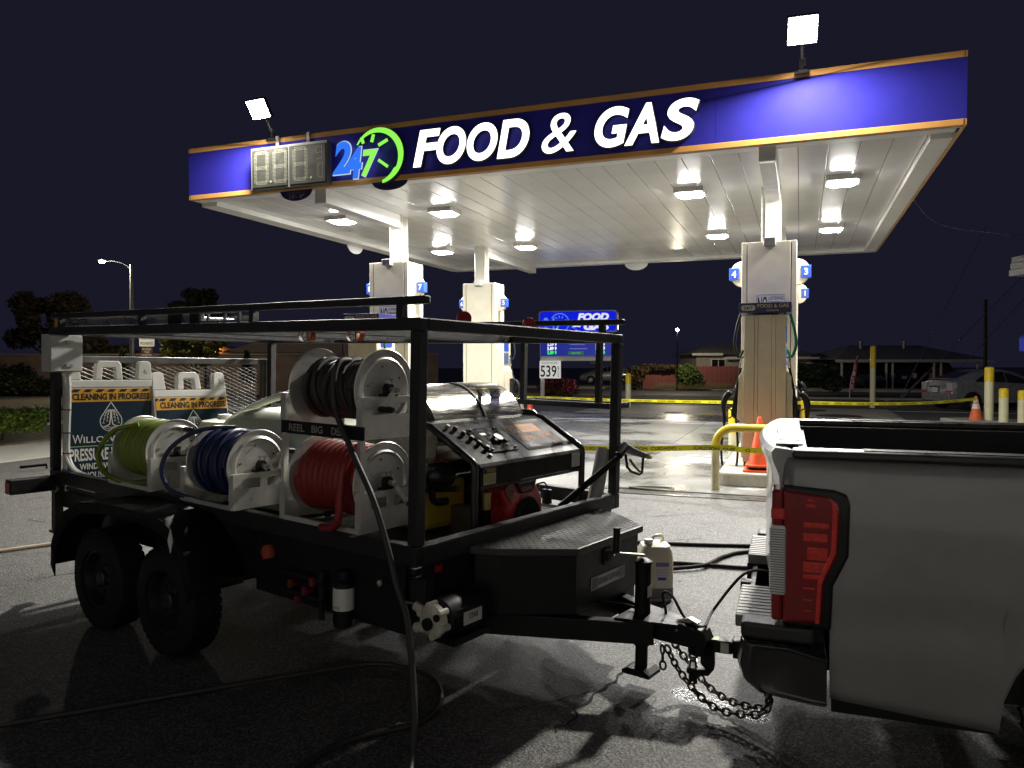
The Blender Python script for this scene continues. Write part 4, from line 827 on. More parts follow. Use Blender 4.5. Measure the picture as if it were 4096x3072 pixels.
# stainless burner drum
dr = part('burner_drum', MB().lathe([(0, .80), (.335, .80), (.335, 1.30), (0, 1.30)], (0, .92, 1.27), (1, 0, 0), 64), stain, pw_, True)
part('burner_drum', MB().lathe([(.339, 1.30), (.339, 1.72), (.28, 1.725), (0, 1.725)], (0, .92, 1.27), (1, 0, 0), 64), stain, pw_, True)
part('drum_band', MB().lathe([(.338, 1.29), (.343, 1.29), (.343, 1.31), (.338, 1.31)], (0, .92, 1.27), (1, 0, 0), 64), pm('dark seam', (.05, .05, .045), .5, .5), pw_, True)
def drum_label(x0, x1, a0, a1, mat, rr=.3405, nm='drum_label'):
    v = []; f = []; n_ = 10
    for i in range(n_ + 1):
        a = R(a0 + (a1 - a0) * i / n_); v += [(x0, .92 - rr * math.cos(a), 1.27 + rr * math.sin(a)), (x1, .92 - rr * math.cos(a), 1.27 + rr * math.sin(a))]
    for i in range(n_): f.append((2 * i, 2 * i + 1, 2 * i + 3, 2 * i + 2))
    return part(nm, MB().add(v, f), mat, pw_, True, fix=False)
lbl_d = pm('dark instruction label', (.035, .034, .032), .3, var=.2, vs=40); lbl_y = pm('label yellow strip', (.55, .42, .10), .4, var=0)
drum_label(1.36, 1.66, 88, 91, lbl_y); drum_label(1.37, 1.45, 68, 87, lbl_d); drum_label(1.36, 1.66, 61, 65, lbl_y)
for i in range(3): drum_label(1.375 + i * .10, 1.465 + i * .10, 46, 60, lbl_d)
for i in range(3):
    for k in range(5): drum_label(1.385 + i * .10, 1.45 + i * .10 - .01 * (k % 2), 48 + k * 2.3, 48.9 + k * 2.3, gyl, .3412, 'label_line')
part('drum_bolt', MB().cyl((1.0, .92, 1.605), (1.0, .92, 1.622), .018, 8), galv, pw_)
# engine
m_red = pm('engine red', (.55, .03, .038), .28, coat=.4, var=.08)
en = part('engine_shroud', MB().prism([(1.06, .72), (1.06, .87), (1.00, .985), (1.10, 1.03), (1.335, 1.03), (1.44, .90), (1.45, .74), (1.40, .70)], 'y', .26, .52), m_red, pw_, bevel=.02)
part('engine_block', MB().box(1.10, 1.42, .52, .70, .73, 1.02), black_satin, pw_, bevel=.02); part('air_box', MB().box(.88, 1.055, .28, .38, .74, .98), black_plastic, pw_, bevel=.02)
part('engine_panel', MB().prism([(1.02, .985), (1.06, 1.015), (1.13, 1.0), (1.09, .90)], 'y', .252, .259), pm('dark red panel', (.16, .01, .012), .3), pw_)
fan = part('fan_guard', MB().lathe([(.105, 0), (.125, .0), (.13, .018), (.115, .028), (.10, .02)], (1.26, .26, .79), (0, -1, 0), 28), black_plastic, pw_, True)
fg = MB()
for i in range(-7, 8):
    h = math.sqrt(max(0, .105 ** 2 - (i * .014) ** 2))
    if h > .01: fg.box(1.26 + i * .014 - .003, 1.26 + i * .014 + .003, .238, .242, .79 - h, .79 + h); fg.box(1.26 - h, 1.26 + h, .2425, .2465, .79 + i * .014 - .003, .79 + i * .014 + .003)
part('fan_mesh', fg, black_satin, fan, kind='stuff'); part('fan_backing', MB().lathe([(0, 0), (.106, 0)], (1.26, .252, .79), (0, -1, 0), 28), print_black, fan)
ME = plane((1.235, .2585, 1.0), (1, 0, 0), (0, 0, 1))
bdg = part('engine_badge', xform(MB().prism([(-.095, .055), (.095, .055), (.105, .01), (.06, -.055), (-.05, -.055), (-.10, .01)], 'z', 0, .018), ME), black_plastic, pw_, bevel=.004)
text('HONDA', ME, (-.075, .085, .012, .046), print_white, bdg, lift=.0195, bold=.06); text('GX690', ME, (-.05, .055, -.04, -.012), pm('red badge print', (.45, .12, .12), .4, var=0), bdg, lift=.0195, bold=.04)
part('label', xform(MB().box(-.04, .055, -.088, -.07, .002, .003), ME), pm('faded label', (.35, .12, .10), .5), pw_)
for o_ in pw_.children:
    if o_.name.split('.')[0] in ('engine_shroud', 'engine_panel', 'fan_guard', 'engine_badge', 'label'):
        for q_ in [o_] + list(o_.children): q_.data.transform(Matrix.Translation((-.11, -.10, .015)))
part('brass_valve', MB().cyl((.80, .20, .90), (.80, .20, .985), .026, 14).cyl((.80, .20, .985), (.80, .20, 1.0), .032, 14), pm('brass', (.42, .30, .13), .35, .7), pw_, True)
part('hose', MB().tube([(.80, .20, .90), (.81, .21, .74)], .008, 8).tube([(.80, .20, 1.0), (.795, .2, 1.06)], .006, 6), rubber, pw_, True)
part('battery_box', MB().box(.645, .73, .20, .34, .735, .93), pm('brown steel box', (.10, .085, .06), .45, .4), pw_, bevel=.006)
part('coil_spring', MB().tube([(.69 + .02 * math.cos(i * .9), .19, .77 + i * .0032 + .0) for i in range(40)], .004, 6), black_satin, pw_, True)
part('pump_block', MB().box(1.50, 1.60, .35, .55, .74, .86).cyl((1.52, .34, .84), (1.52, .34, .88), .022, 10).cyl((1.57, .36, .84), (1.57, .36, .885), .02, 10), galv, pw_, bevel=.006); part('pressure_switch', MB().box(1.62, 1.66, .30, .36, .80, .90), black_plastic, pw_, bevel=.006)
part('cable', MB().tube(smoothpath([(1.64, .33, .90), (1.60, .33, .95), (1.50, .35, .93), (1.46, .38, .86)]), .006, 6), black_plastic, pw_, True)
part('exhaust_canister', MB().lathe([(0, -.02), (.055, 0), (.075, .03), (.075, .15), (0, .16)], (.52, .40, 1.10), (1, 0, 0), 14), tube_m, pw_, True); part('elbow_pipe', MB().tube(smoothpath([(.55, .40, 1.03), (.56, .40, .97), (.60, .40, .945), (.68, .40, .94)]), .022, 10), tube_m, pw_, True)
# ================================================================== TANKS AND LOOSE GEAR
m_poly = pm('translucent poly tank', (.56, .60, .44), .4, var=.06, vs=3, sss=.15)
tank = thing('water_tank', 'greenish white poly water tank behind the hose reels', 'tank', FT, (1.05, 1.95, .725))
tkm = MB(); sec = [(.725, .0), (.735, .05), (1.20, .05), (1.32, .02), (1.385, -.10), (1.41, -.28), (1.415, -.55)]
def rrect(x0, x1, y0, y1, r_, z):
    P = []
    for cx, cy, a in ((x1 - r_, y0 + r_, -90), (x1 - r_, y1 - r_, 0), (x0 + r_, y1 - r_, 90), (x0 + r_, y0 + r_, 180)):
        for k in range(7): P.append((cx + r_ * math.cos(R(a + k * 15)), cy + r_ * math.sin(R(a + k * 15)), z))
    return P
rings = []
for z, d_ in ((.725, .03), (.75, 0), (1.22, 0), (1.31, .03), (1.37, .09), (1.40, .20), (1.41, .35)): rings.append(rrect(.46 + d_, 1.62 - d_, 1.42 + d_, 2.42 - d_, .14, z))
vs = [p for r_ in rings for p in r_]; n_ = 28; fs = [(i * n_ + k, i * n_ + (k + 1) % n_, (i + 1) * n_ + (k + 1) % n_, (i + 1) * n_ + k) for i in range(len(rings) - 1) for k in range(n_)] + [tuple(range(n_ - 1, -1, -1)), tuple((len(rings) - 1) * n_ + k for k in range(n_))]
part('shell', MB().add(vs, fs), m_poly, tank, True)
for x, y in ((.92, 2.05), (1.30, 1.75)): part('lid', MB().lathe([(.09, 1.405), (.09, 1.43), (.07, 1.45), (.03, 1.455), (.03, 1.485), (0, 1.49)], (x, y, 0), n=18), black_plastic, tank, True)
crm = MB(); cpts = smoothpath([(.70, 2.75, 1.17), (.74, 2.58, 1.30), (.84, 2.35, 1.43), (.98, 2.05, 1.52), (1.15, 1.80, 1.535), (1.32, 1.55, 1.50)], 22); crr = [.026 + (.003 if i % 2 else -.002) for i in range(len(cpts))]
single('suction_hose', crm.tube(cpts, crr, 10), white_pl, 'white ribbed suction hose arching over the poly tank', 'hose', FT, (.9, 2.2, 1.4), True)
single('suction_fitting', MB().tube([(1.27, 1.62, 1.51), (1.40, 1.45, 1.485)], .036, 12).cyl((1.26, 1.63, 1.512), (1.28, 1.605, 1.508), .042, 12), black_plastic, 'black clamp fitting at the end of the white ribbed hose', 'fitting', FT, (1.3, 1.6, 1.5), True)
single('chemical_drum', MB().lathe([(0, .725), (.19, .725), (.20, .75), (.20, 1.20), (.17, 1.26), (.06, 1.28), (.05, 1.31), (0, 1.315)], (.80, 2.80, 0), n=28), pm('white drum', (.68, .69, .60), .4), 'white plastic drum standing behind the green hose reel', 'drum', FT, (.80, 2.80, .725), True)
yt = thing('yellow_tank', 'yellow plastic fuel tank between the reels and the pressure washer', 'tank', FT, (.86, .73, .73))
part('shell', MB().box(.66, 1.06, .56, .90, .73, 1.03), pm('yellow poly', (.80, .62, .08), .4, var=.06, sss=.1), yt, bevel=.04); part('cap', MB().cyl((.85, .75, 1.031), (.85, .75, 1.06), .05, 16), black_plastic, yt, True)
wm = pm('raw pine', (.50, .32, .15), .6, var=.2, vs=4, stretch=(8, 8, .6))
for i, (x, lab) in enumerate(((.585, 'raw pine stud leaning beside the yellow tank, left one'), (.635, 'raw pine stud leaning beside the yellow tank, right one'))):
    single('wood_stud', MB().bar((x, .56, .745), (x - .03, .62, 1.02), .038, .03), wm, lab, 'timber', FT, (x, .56, .73), group='pine studs on the trailer')
# A-frame signs
navy = pm('navy sign sheet', (.008, .026, .046), .4, var=.1, vs=2, spec=.3); band_y = pm('yellow sign band', (.72, .36, .03), .4, var=.05)
def aframe(M, num, label):
    t = thing('sandwich_board', label, 'sign board', FT, tuple(M.translation), 'folding sign boards at the trailer rear')
    w_ = .66; H = 1.10
    def P(mb): return xform(mb, M)
    for c0, nm in ((-.028, 'board'), (-.075, 'board')):
        b_ = part(nm, P(MB().box(0, w_, 0, .985 - .12, c0, c0 + .026)), white_pl, t, bevel=.006)
        part('moulding', P(MB().box(0, w_, .8655, .93, c0 - .004, c0 + .030)), white_pl, t, bevel=.01)
        for a0, a1 in ((0, .115), (w_ - .115, w_)): part('hinge_tab', P(MB().prism([(a0, .9305), (a1, .9305), (a1 - .01, 1.07), (a1 - .03, 1.085), (a0 + .03, 1.085), (a0 + .01, 1.07)], 'z', c0 - .002, c0 + .028)), white_pl, t, bevel=.006)
    hx0, hx1 = .215, .43
    part('handle', P(MB().prism([(hx0, .9305), (hx0 + .055, .9305), (hx0 + .062, 1.03), (hx1 - .062, 1.03), (hx1 - .055, .9305), (hx1, .9305), (hx1 - .012, 1.06), (hx1 - .035, 1.085), (hx0 + .035, 1.085), (hx0 + .012, 1.06)], 'z', -.07, .0)), white_pl, t, bevel=.008)
    Mq = M
    sh = plate(Mq, (.015, w_ - .008, .005, .86), navy, t, 'sign_sheet', lift=-.0015, th=.002)
    bn = plate(Mq, (.015, w_ - .008, .755, .86), band_y, sh, 'band', lift=.0007, th=.0006)
    for k in range(7):
        a = .04 + k * .088; part('hazard_stripe', xform(MB().prism([(a, .832), (a + .05, .832), (a + .072, .856), (a + .022, .856)], 'z', .0014, .0018), Mq), print_black, sh)
    part('hazard_stripe', xform(MB().prism([(.015, .832), (.03, .832), (.045, .856), (.015, .856)], 'z', .0014, .0018), Mq), print_black, sh)
    text('CLEANING IN PROGRESS', Mq, (.05, w_ - .025, .768, .822), print_black, sh, lift=.0022, bold=.045)
    text(num, Mq, (w_ - .07, w_ - .045, .98, 1.02), pm('marker ink', (.08, .08, .08), .6, var=0), t, lift=.0005)
    # drop shaped emblem with a weeping tree and water lines
    cx, cy, r_ = .335, .595, .082; dp = [(cx + r_ * math.cos(R(a)), cy + r_ * math.sin(R(a))) for a in range(-218, 39, 8)]; dp = [(cx, cy + .155)] + [(cx + r_ * math.cos(R(a)), cy + r_ * math.sin(R(a))) for a in range(148, 393, 8)]
    em_ = MB(); 
    def stroke(pts, wd, z=.0014):
        for (x0, y0), (x1, y1) in zip(pts, pts[1:]):
            d = Vector((x1 - x0, y1 - y0, 0)); s_ = Vector((-d.y, d.x, 0)).normalized() * wd / 2; e_ = d.normalized() * wd * .3
            a, b = Vector((x0, y0, z)) - e_, Vector((x1, y1, z)) + e_; em_.add([a - s_, b - s_, b + s_, a + s_], [(0, 1, 2, 3)])
    stroke(dp + [dp[0]], .0065)
    stroke([(cx - .045, cy - .045), (cx - .012, cy - .025), (cx - .004, cy + .03), (cx - .002, cy + .09)], .008); stroke([(cx + .045, cy - .045), (cx + .012, cy - .025), (cx + .004, cy + .03), (cx + .002, cy + .09)], .008)
    for s_ in (-1, 1):
        for q, (ex_, ey_) in enumerate(((.030, .005), (.058, -.012))):
            br = [(cx + s_ * ex_ * t_ ** .8, cy + .09 + .018 * math.sin(t_ * 2.2) - (.10 - ey_) * t_ ** 2.2) for t_ in [i / 7 for i in range(8)]]; stroke(br, .0028)
            for (x, y) in br[2:]:
                for g in (-1, 1): em_.add([(x, y, .0015), (x + g * .004, y - .003, .0015), (x + g * .009, y - .013, .0015), (x + g * .002, y - .009, .0015)], [(0, 1, 2, 3)])
    for k in range(3): stroke([(cx - .068 + .008 * k + i * (.136 - .016 * k) / 10, cy - .045 - k * .013 + .006 * math.sin(i * .9 + k)) for i in range(11)], .0045)
    part('emblem', xform(em_, Mq), print_white, sh, fix=False)
    text('W', Mq, (.05, .125, .425, .495), print_white, sh, lift=.002); text('ILLOW', Mq, (.13, .365, .428, .478), print_white, sh, lift=.002, bold=.01); text('W', Mq, (.405, .48, .425, .495), print_white, sh, lift=.002)
    part('rule', xform(MB().box(.035, w_ - .03, .398, .405, .0012, .0017), Mq), pm('pale green rule', (.35, .45, .30), .5, var=0), sh)
    text('PRESSURE WASHING', Mq, (.03, w_ - .02, .285, .385), print_white, sh, lift=.002, bold=.03); text('WINDOW CLEANING', Mq, (.10, w_ - .09, .215, .265), print_white, sh, lift=.002, bold=.02); text('HOUSE WASHING', Mq, (.135, w_ - .125, .145, .195), print_white, sh, lift=.002, bold=.02)
    part('pale_band', xform(MB().box(.03, w_ - .02, .06, .11, .0012, .0017), Mq), pm('pale green band', (.40, .52, .30), .5, var=0), sh)
    return t
a1 = math.radians(-8)
aframe(plane((.065, 3.80, .625), (math.cos(a1), math.sin(a1), 0), (0, .03, 1)), '6', 'upright folding sign board with hand written 6 beside the electrical box')
aframe(plane((.70, 3.52, .56), (math.cos(a1 * .6), math.sin(a1 * .6), 0), (.0, .22, 1)), '3', 'folding sign board with hand written 3 leaning back against the gate')
# ladder on the rack
ld = thing('ladder', 'aluminium folding ladder lying on the roof rack', 'ladder', FT, (.3, 3.0, 1.97)); alu = pm('ladder aluminium', (.55, .55, .54), .3, .9, var=.1)
for x in (.12, .50): part('ladder_rail', MB().box(x - .013, x + .013, 2.02, 4.02, 1.975, 2.045), alu, ld, bevel=.004); part('end_cap', MB().box(x - .018, x + .018, 4.021, 4.09, 1.968, 2.05), pm('yellow plastic cap', (.50, .34, .04), .5), ld, bevel=.006)
for k in range(7): part('rung', MB().tube([(.134, 2.2 + k * .27, 2.01), (.486, 2.2 + k * .27, 2.01)], .016, 8), alu, ld)
part('hinge', MB().box(.10, .14, 2.24, 2.40, 1.972, 2.052), black_plastic, ld); part('hinge', MB().box(.10, .14, 2.05, 2.14, 1.972, 2.052), black_plastic, ld)
lb = part('ladder_label', MB().box(.1055, .1065, 3.55, 3.80, 1.995, 2.03), print_black, ld); text('GORILLA LADDERS', plane((.1052, 3.675, 2.012), (0, -1, 0), (0, 0, 1)), (-.11, .11, -.009, .009), print_white, lb)
br = MB().box(.07, .085, 1.55, 1.98, 2.03, 2.048).box(.07, .085, 1.55, 1.98, 1.968, 1.985)
for y0, y1 in ((1.55, 1.57), (1.70, 1.72), (1.88, 1.90), (1.96, 1.98)): br.box(.07, .085, y0, y1, 1.9851, 2.0299)
single('step_bracket', br, alu, 'silver step bracket with holes lying at the near side of the roof rack', 'bracket', FT, (.08, 1.75, 1.967))
for x, y, lab in ((.42, .075, 'red strap winch on the front top rail, left of the two'), (1.02, .075, 'red strap winch on the front top rail, right of the two')):
    single('strap_winch', MB().lathe([(0, -.018), (.036, -.018), (.04, -.01), (.03, 0), (.04, .01), (.036, .018), (0, .018)], (x, y, 1.985), (.3, 1, 0), 18), pm('red plastic', (.40, .02, .02), .35), lab, 'strap winch', FT, (x, y, 1.967), True, group='strap winches on the top rail')
for y, lab in ((1.02, 'orange and grey strap hook under the near top rail, left of the two'), (.62, 'orange and grey strap hook under the near top rail, right of the two')):
    hk = thing('strap_hook', lab, 'hook', FT, (.13, y, 1.86), 'strap hooks under the top rail')
    part('webbing', MB().lathe([(.03, -.02), (.034, -.02), (.034, .02), (.03, .02)], (.14, y, 1.885), (1, .3, 0), 16), pm('grey webbing', (.30, .29, .27), .6), hk, True); part('tail', MB().lathe([(.024, -.014), (.03, -.014), (.03, .014), (.024, .014)], (.15, y - .04, 1.888), (1, -.2, 0), 14), pm('orange webbing', (.75, .16, .06), .5), hk, True)
# spray gun clipped to the far front post with its lance
sg = thing('spray_gun', 'black pressure spray gun hung on the far front post', 'spray gun', FT, (2.04, -.03, 1.05))
part('gun_body', MB().tube([(1.98, -.03, 1.13), (2.06, -.03, 1.185), (2.16, -.03, 1.15), (2.36, -.03, 1.10), (2.40, -.03, 1.095)], [.028, .036, .030, .022, .02], 10), black_plastic, sg, True)
part('trigger_guard', MB().tube([(2.08, -.03, 1.13), (2.11, -.03, 1.04), (2.17, -.03, 1.0), (2.30, -.03, .965), (2.345, -.03, .975), (2.355, -.03, 1.08)], .010, 8), black_plastic, sg, True); part('trigger', MB().tube([(2.15, -.03, 1.085), (2.24, -.03, 1.02), (2.31, -.03, .985)], .009, 8), pm('red trigger', (.25, .03, .03), .4), sg, True)
part('brass_tip', MB().cyl((2.40, -.03, 1.094), (2.48, -.03, 1.072), .013, 10).cyl((2.43, -.03, 1.086), (2.445, -.03, 1.081), .019, 10), pm('brass', (.42, .30, .13), .35, .7), sg, True)
single('spray_lance', MB().tube([(1.60, .20, .80), (1.98, -.025, 1.115)], .022, 10), rubber, 'black lance rising from the deck to the spray gun', 'lance', FT, (1.6, .2, .73), True)
single('drain_pipe', MB().tube([(1.90, .12, .73), (2.03, .115, 1.16)], .052, 18), pm('grey pvc', (.45, .45, .42), .4), 'thick grey pipe standing behind the far front post', 'pipe', FT, (1.9, .12, .73), True)
# ================================================================== PICKUP TRUCK
tkm_ = thing('pickup_truck', 'grey pickup truck seen from its rear corner, hitched to the trailer', 'pickup truck', FK, (1.3, .93, 0))
paint = pm('grey truck paint', (.33, .325, .31), .36, .05, coat=.7, var=.07, vs=7, rvar=.05)
WS = 1.85
def side_y(z, x):
    P = ((1.37, .050), (1.33, .016), (1.26, .0), (1.05, -.006), (.80, -.006), (.765, .008), (.60, .005), (.46, .022), (.30, .05)); y = P[-1][1]
    for (a, b), (c, d) in zip(P, P[1:]):
        if c <= z <= a: y = d + (b - d) * (z - c) / (a - c); break
    if z > P[0][0]: y = P[0][1]
    if x < .05: y += .05 * (1 - x / .05) ** 2
    return y
xs = [0, .012, .03, .05, .1, .18, .183, .25, .35, .5, .65, .78] + [1.28 - .50 * math.cos(R(a)) for a in range(12, 180, 12)] + [1.80, 1.95, 2.08]
def zbot(x):
    if x < .1815: return .69
    if x < .785: return .379 - (x - .182) / .6 * .05
    if x < 1.78: return .36 + math.sqrt(max(0, .5 ** 2 - (x - 1.28) ** 2)) if abs(x - 1.28) < .5 else .36
    return .38
for s_, nm in ((0, 'bed_side'), (1, 'bed_side')):
    v = []; f = []; nz = 22
    for x in xs:
        zb0 = zbot(x)
        for j in range(nz): z = 1.352 + (zb0 - 1.352) * j / (nz - 1); y = side_y(z, x); v.append((x, WS - y if s_ else y, z))
    for i in range(len(xs) - 1):
        for j in range(nz - 1): f.append((i * nz + j, i * nz + j + 1, (i + 1) * nz + j + 1, (i + 1) * nz + j))
    o = part(nm, MB().add(v, f), paint, tkm_, True); sd = o.modifiers.new('solid', 'SOLIDIFY'); sd.thickness = .012; sd.offset = 0
    y0, y1 = (.002, .115) if not s_ else (WS - .115, WS - .002)
    cp_ = part('rail_cap', MB().box(.03, 2.08, y0, y1, 1.355, 1.392), pm('black rail cap', (.03, .03, .03), .32, var=.2, vs=9), tkm_, bevel=.012)
    for k in range(3): part('cap_rib', MB().box(.30, 2.05, y0 + .025 + k * .027, y0 + .037 + k * .027, 1.3922, 1.396), black_plastic, cp_)
    part('bed_wall', MB().box(.03, 2.05, .13 if not s_ else WS - .16, .16 if not s_ else WS - .13, .80, 1.354), black_plastic, tkm_)
part('bed_floor', MB().box(.03, 2.05, .161, WS - .161, .80, .84), black_plastic, tkm_); part('bed_front', MB().box(2.02, 2.07, .12, WS - .12, .841, 1.40), black_plastic, tkm_)
# tailgate, bowed outwards in plan
def tg(t): return -.015 - .075 * math.sin(math.pi * t) ** .7
v = []; f = []; N = 18
prof = [(.09, 1.335), (.05, 1.386), (-.02, 1.393), (-.035, 1.375), (-.03, 1.34), (-.005, 1.28), (.0, 1.22), (.0, .80), (.02, .72), (.06, .70)]
for i in range(N + 1):
    t = i / N
    for (dx, z) in prof: v.append((tg(t) + dx, .05 + (WS - .10) * t, z))
M_ = len(prof)
for i in range(N):
    for j in range(M_ - 1): f.append((i * M_ + j, i * M_ + j + 1, (i + 1) * M_ + j + 1, (i + 1) * M_ + j))
f += [tuple(range(M_)), tuple(N * M_ + k for k in range(M_ - 1, -1, -1))]
tgt = part('tailgate', MB().add(v, f), paint, tkm_, True)
m_cap = pm('weathered grey cap', (.17, .17, .165), .5, var=.15, vs=40)
part('tailgate_cap', MB().box(-.035, .075, .16, WS - .16, 1.3925, 1.401), m_cap, tgt, bevel=.003)
for k in range(4): part('cap_groove', MB().box(-.025, .065, .30 + k * .055, .335 + k * .055, 1.4012, 1.4035), pm('cap pad dark', (.22, .22, .21), .5), tgt)
part('inner_tailgate', MB().box(.061, .10, .13, WS - .13, .84, 1.334), black_plastic, tkm_)
# tail lamps
m_len = pm('red lamp lens', (.30, .006, .010), .10, coat=1., var=.1, vs=30, rvar=.02); m_len2 = pm('bright red lamp lens', (.90, .045, .035), .12, coat=1., var=.25, vs=60, rvar=.03)
def lamp(ys):
    s_ = 1 if ys < .5 else -1; yy = lambda d: ys - s_ * d
    bz = part('lamp_bezel', MB().prism([(-.005, 1.25), (.19, 1.238), (.237, 1.222), (.25, 1.18), (.246, .975), (.19, .85), (.183, .672), (-.005, .676)], 'y', yy(.022), yy(-.02)), pm('black lamp bezel', (.008, .008, .009), .2), tkm_, bevel=.012)
    ln = part('tail_lamp', MB().prism([(-.002, 1.232), (.17, 1.212), (.205, 1.19), (.212, 1.16), (.206, .985), (.155, .86), (.145, .70), (-.002, .69)], 'y', yy(.032), yy(.0)).box(-.045, -.0022, min(yy(.026), yy(-.13)), max(yy(.026), yy(-.13)), .692, 1.23), m_len, tkm_, bevel=.012)
    for (a, b, c, d) in ((.09, .115, 1.19, 1.20), (.085, .12, 1.165, 1.18), (.075, .17, 1.085, 1.105), (.075, .165, 1.03, 1.062), (.09, .165, .955, 1.005), (.075, .16, .905, .945), (.075, .145, .878, .895), (.075, .12, .835, .842), (.075, .11, .79, .794), (.075, .11, .745, .749)):
        part('lamp_segment', MB().box(a, b, min(yy(.031), yy(.0345)), max(yy(.031), yy(.0345)), c, d), m_len2, ln, bevel=.002)
    part('lamp_edge', MB().prism([(.175, 1.20), (.198, 1.185), (.202, 1.16), (.197, .99), (.146, .862), (.138, .70), (.122, .70), (.13, .87), (.178, .99), (.183, 1.16)], 'y', yy(.031), yy(.0355)), m_len2, ln, bevel=.002)
    for k in range(7): part('lamp_rib', MB().box(.028 + k * .006, .031 + k * .006, min(yy(.031), yy(.034)), max(yy(.031), yy(.034)), 1.0, 1.19), m_len, ln)
    rv = part('reverse_lamp', MB().box(-.052, .010, min(yy(.035), yy(-.09)), max(yy(.035), yy(-.09)), .80, 1.085), pm('clear lamp lens', (.85, .85, .84), .12, coat=1., var=.1, vs=80), ln, bevel=.01)
    for k in range(26): part('reverse_rib', MB().box(-.0535, .0115, min(yy(.0365), yy(-.08)), max(yy(.0365), yy(-.08)), .812 + k * .0102, .816 + k * .0102), pm('grey lens rib', (.30, .30, .30), .2), rv)
    part('lamp_reflex', MB().box(-.048, .006, min(yy(.0345), yy(-.1)), max(yy(.0345), yy(-.1)), 1.11, 1.155), m_len2, ln, bevel=.006)
lamp(.0); lamp(WS)
# bumper
bm = pm('dark painted bumper', (.030, .030, .029), .22, coat=.5, var=.1)
bp_ = [(-.165, .60), (-.18, .50), (-.16, .43), (-.10, .385), (.10, .362), (.168, .36), (.168, .565), (.0, .60)]
v = []; f = []; st_ = ((-.035, .80), (-.045, .88), (-.03, .96), (.02, 1.0), (WS - .02, 1.0), (WS + .03, .96), (WS + .045, .88), (WS + .035, .80))
for y, s_ in st_:
    for (x, z) in bp_: v.append((.168 + (x - .168) * s_ + (0.05 * (1 - s_) if x < 0 else 0), y, .48 + (z - .48) * s_))
n_ = len(bp_)
for i in range(len(st_) - 1):
    for j in range(n_): f.append((i * n_ + j, i * n_ + (j + 1) % n_, (i + 1) * n_ + (j + 1) % n_, (i + 1) * n_ + j))
f += [tuple(range(n_)), tuple((len(st_) - 1) * n_ + k for k in range(n_))]
bmp = part('bumper', MB().add(v, f), bm, tkm_, True, bevel=.008)
for y0, y1 in ((-.02, .115), (WS - .115, WS + .02)): part('bumper_corner', MB().prism([(-.165, y0 + .01), (-.165, y1), (.12, y1), (.12, y0), (-.08, y0)], 'z', .602, .668), pm('soft black plastic', (.028, .028, .029), .5), bmp, bevel=.015)
pad = pm('worn grey step pad', (.27, .26, .24), .55, var=.2, vs=20)
for y0, y1 in ((.12, .60), (1.22, 1.73)):
    part('step_pad', MB().box(-.195, -.035, y0, y1, .602, .655), pad, bmp, bevel=.006)
    n_ = int((y1 - y0) / .047)
    for k in range(n_): part('pad_groove', MB().box(-.192, -.04, y0 + .02 + k * .047, y0 + .030 + k * .047, .6552, .6575), print_black, bmp)
part('bumper_centre', MB().box(-.15, -.03, .605, 1.215, .45, .60), black_plastic, bmp, bevel=.01)
part('step_riser', MB().box(-.20, -.03, 1.22, 1.73, .50, .6015), black_plastic, bmp)
part('plug_socket', MB().box(-.215, -.151, .84, .91, .545, .60), black_plastic, bmp, bevel=.006); part('rear_valance', MB().box(-.01, .16, .13, WS - .13, .44, .70), black_plastic, tkm_)
rc = part('receiver', MB().box(-.24, .25, .655, .745, .255, .345), black_satin, tkm_, bevel=.006)
part('ball_mount', MB().box(-.37, -.2402, .668, .732, .268, .332).prism([(-.33, .33), (-.40, .33), (-.40, .20), (-.37, .17), (-.47, .17), (-.47, .14), (-.36, .14), (-.33, .18)], 'y', .668, .732), black_satin, rc, bevel=.008)
part('ball', MB().lathe([(.025, .171), (.018, .20), (.025, .205)] + [(.026 * math.cos(R(a)), .228 + .026 * math.sin(R(a))) for a in range(-60, 91, 15)], (-.44, .70, 0), n=16), chrome, rc, True); part('ball_nut', MB().cyl((-.44, .70, .139), (-.44, .70, .085), .024, 6), black_satin, rc)
part('hitch_tag', MB().box(-.30, -.26, .6665, .6675, .27, .325), print_white, rc); part('green_tag', MB().box(-.36, -.31, .674, .726, .3325, .3335), pm('lime tag', (.25, .45, .05), .5), rc)
wheel(tkm_, (1.28, .15, .385), .385, .26, (0, 1, 0), pm('alloy', (.35, .35, .34), .3, .8), -1); wheel(tkm_, (1.28, WS - .15, .385), .385, .26, (0, 1, 0), pm('alloy', (.35, .35, .34), .3, .8), 1)
part('wheel_liner', MB().box(.74, 1.82, .16, .30, .40, .86), print_black, tkm_); part('frame_rail', MB().box(.0, 5.2, .45, .53, .42, .56).box(.0, 5.2, WS - .53, WS - .45, .42, .56), black_satin, tkm_)
part('lower_sill', MB().box(.19, .77, .055, .10, .315, .375), black_plastic, tkm_)
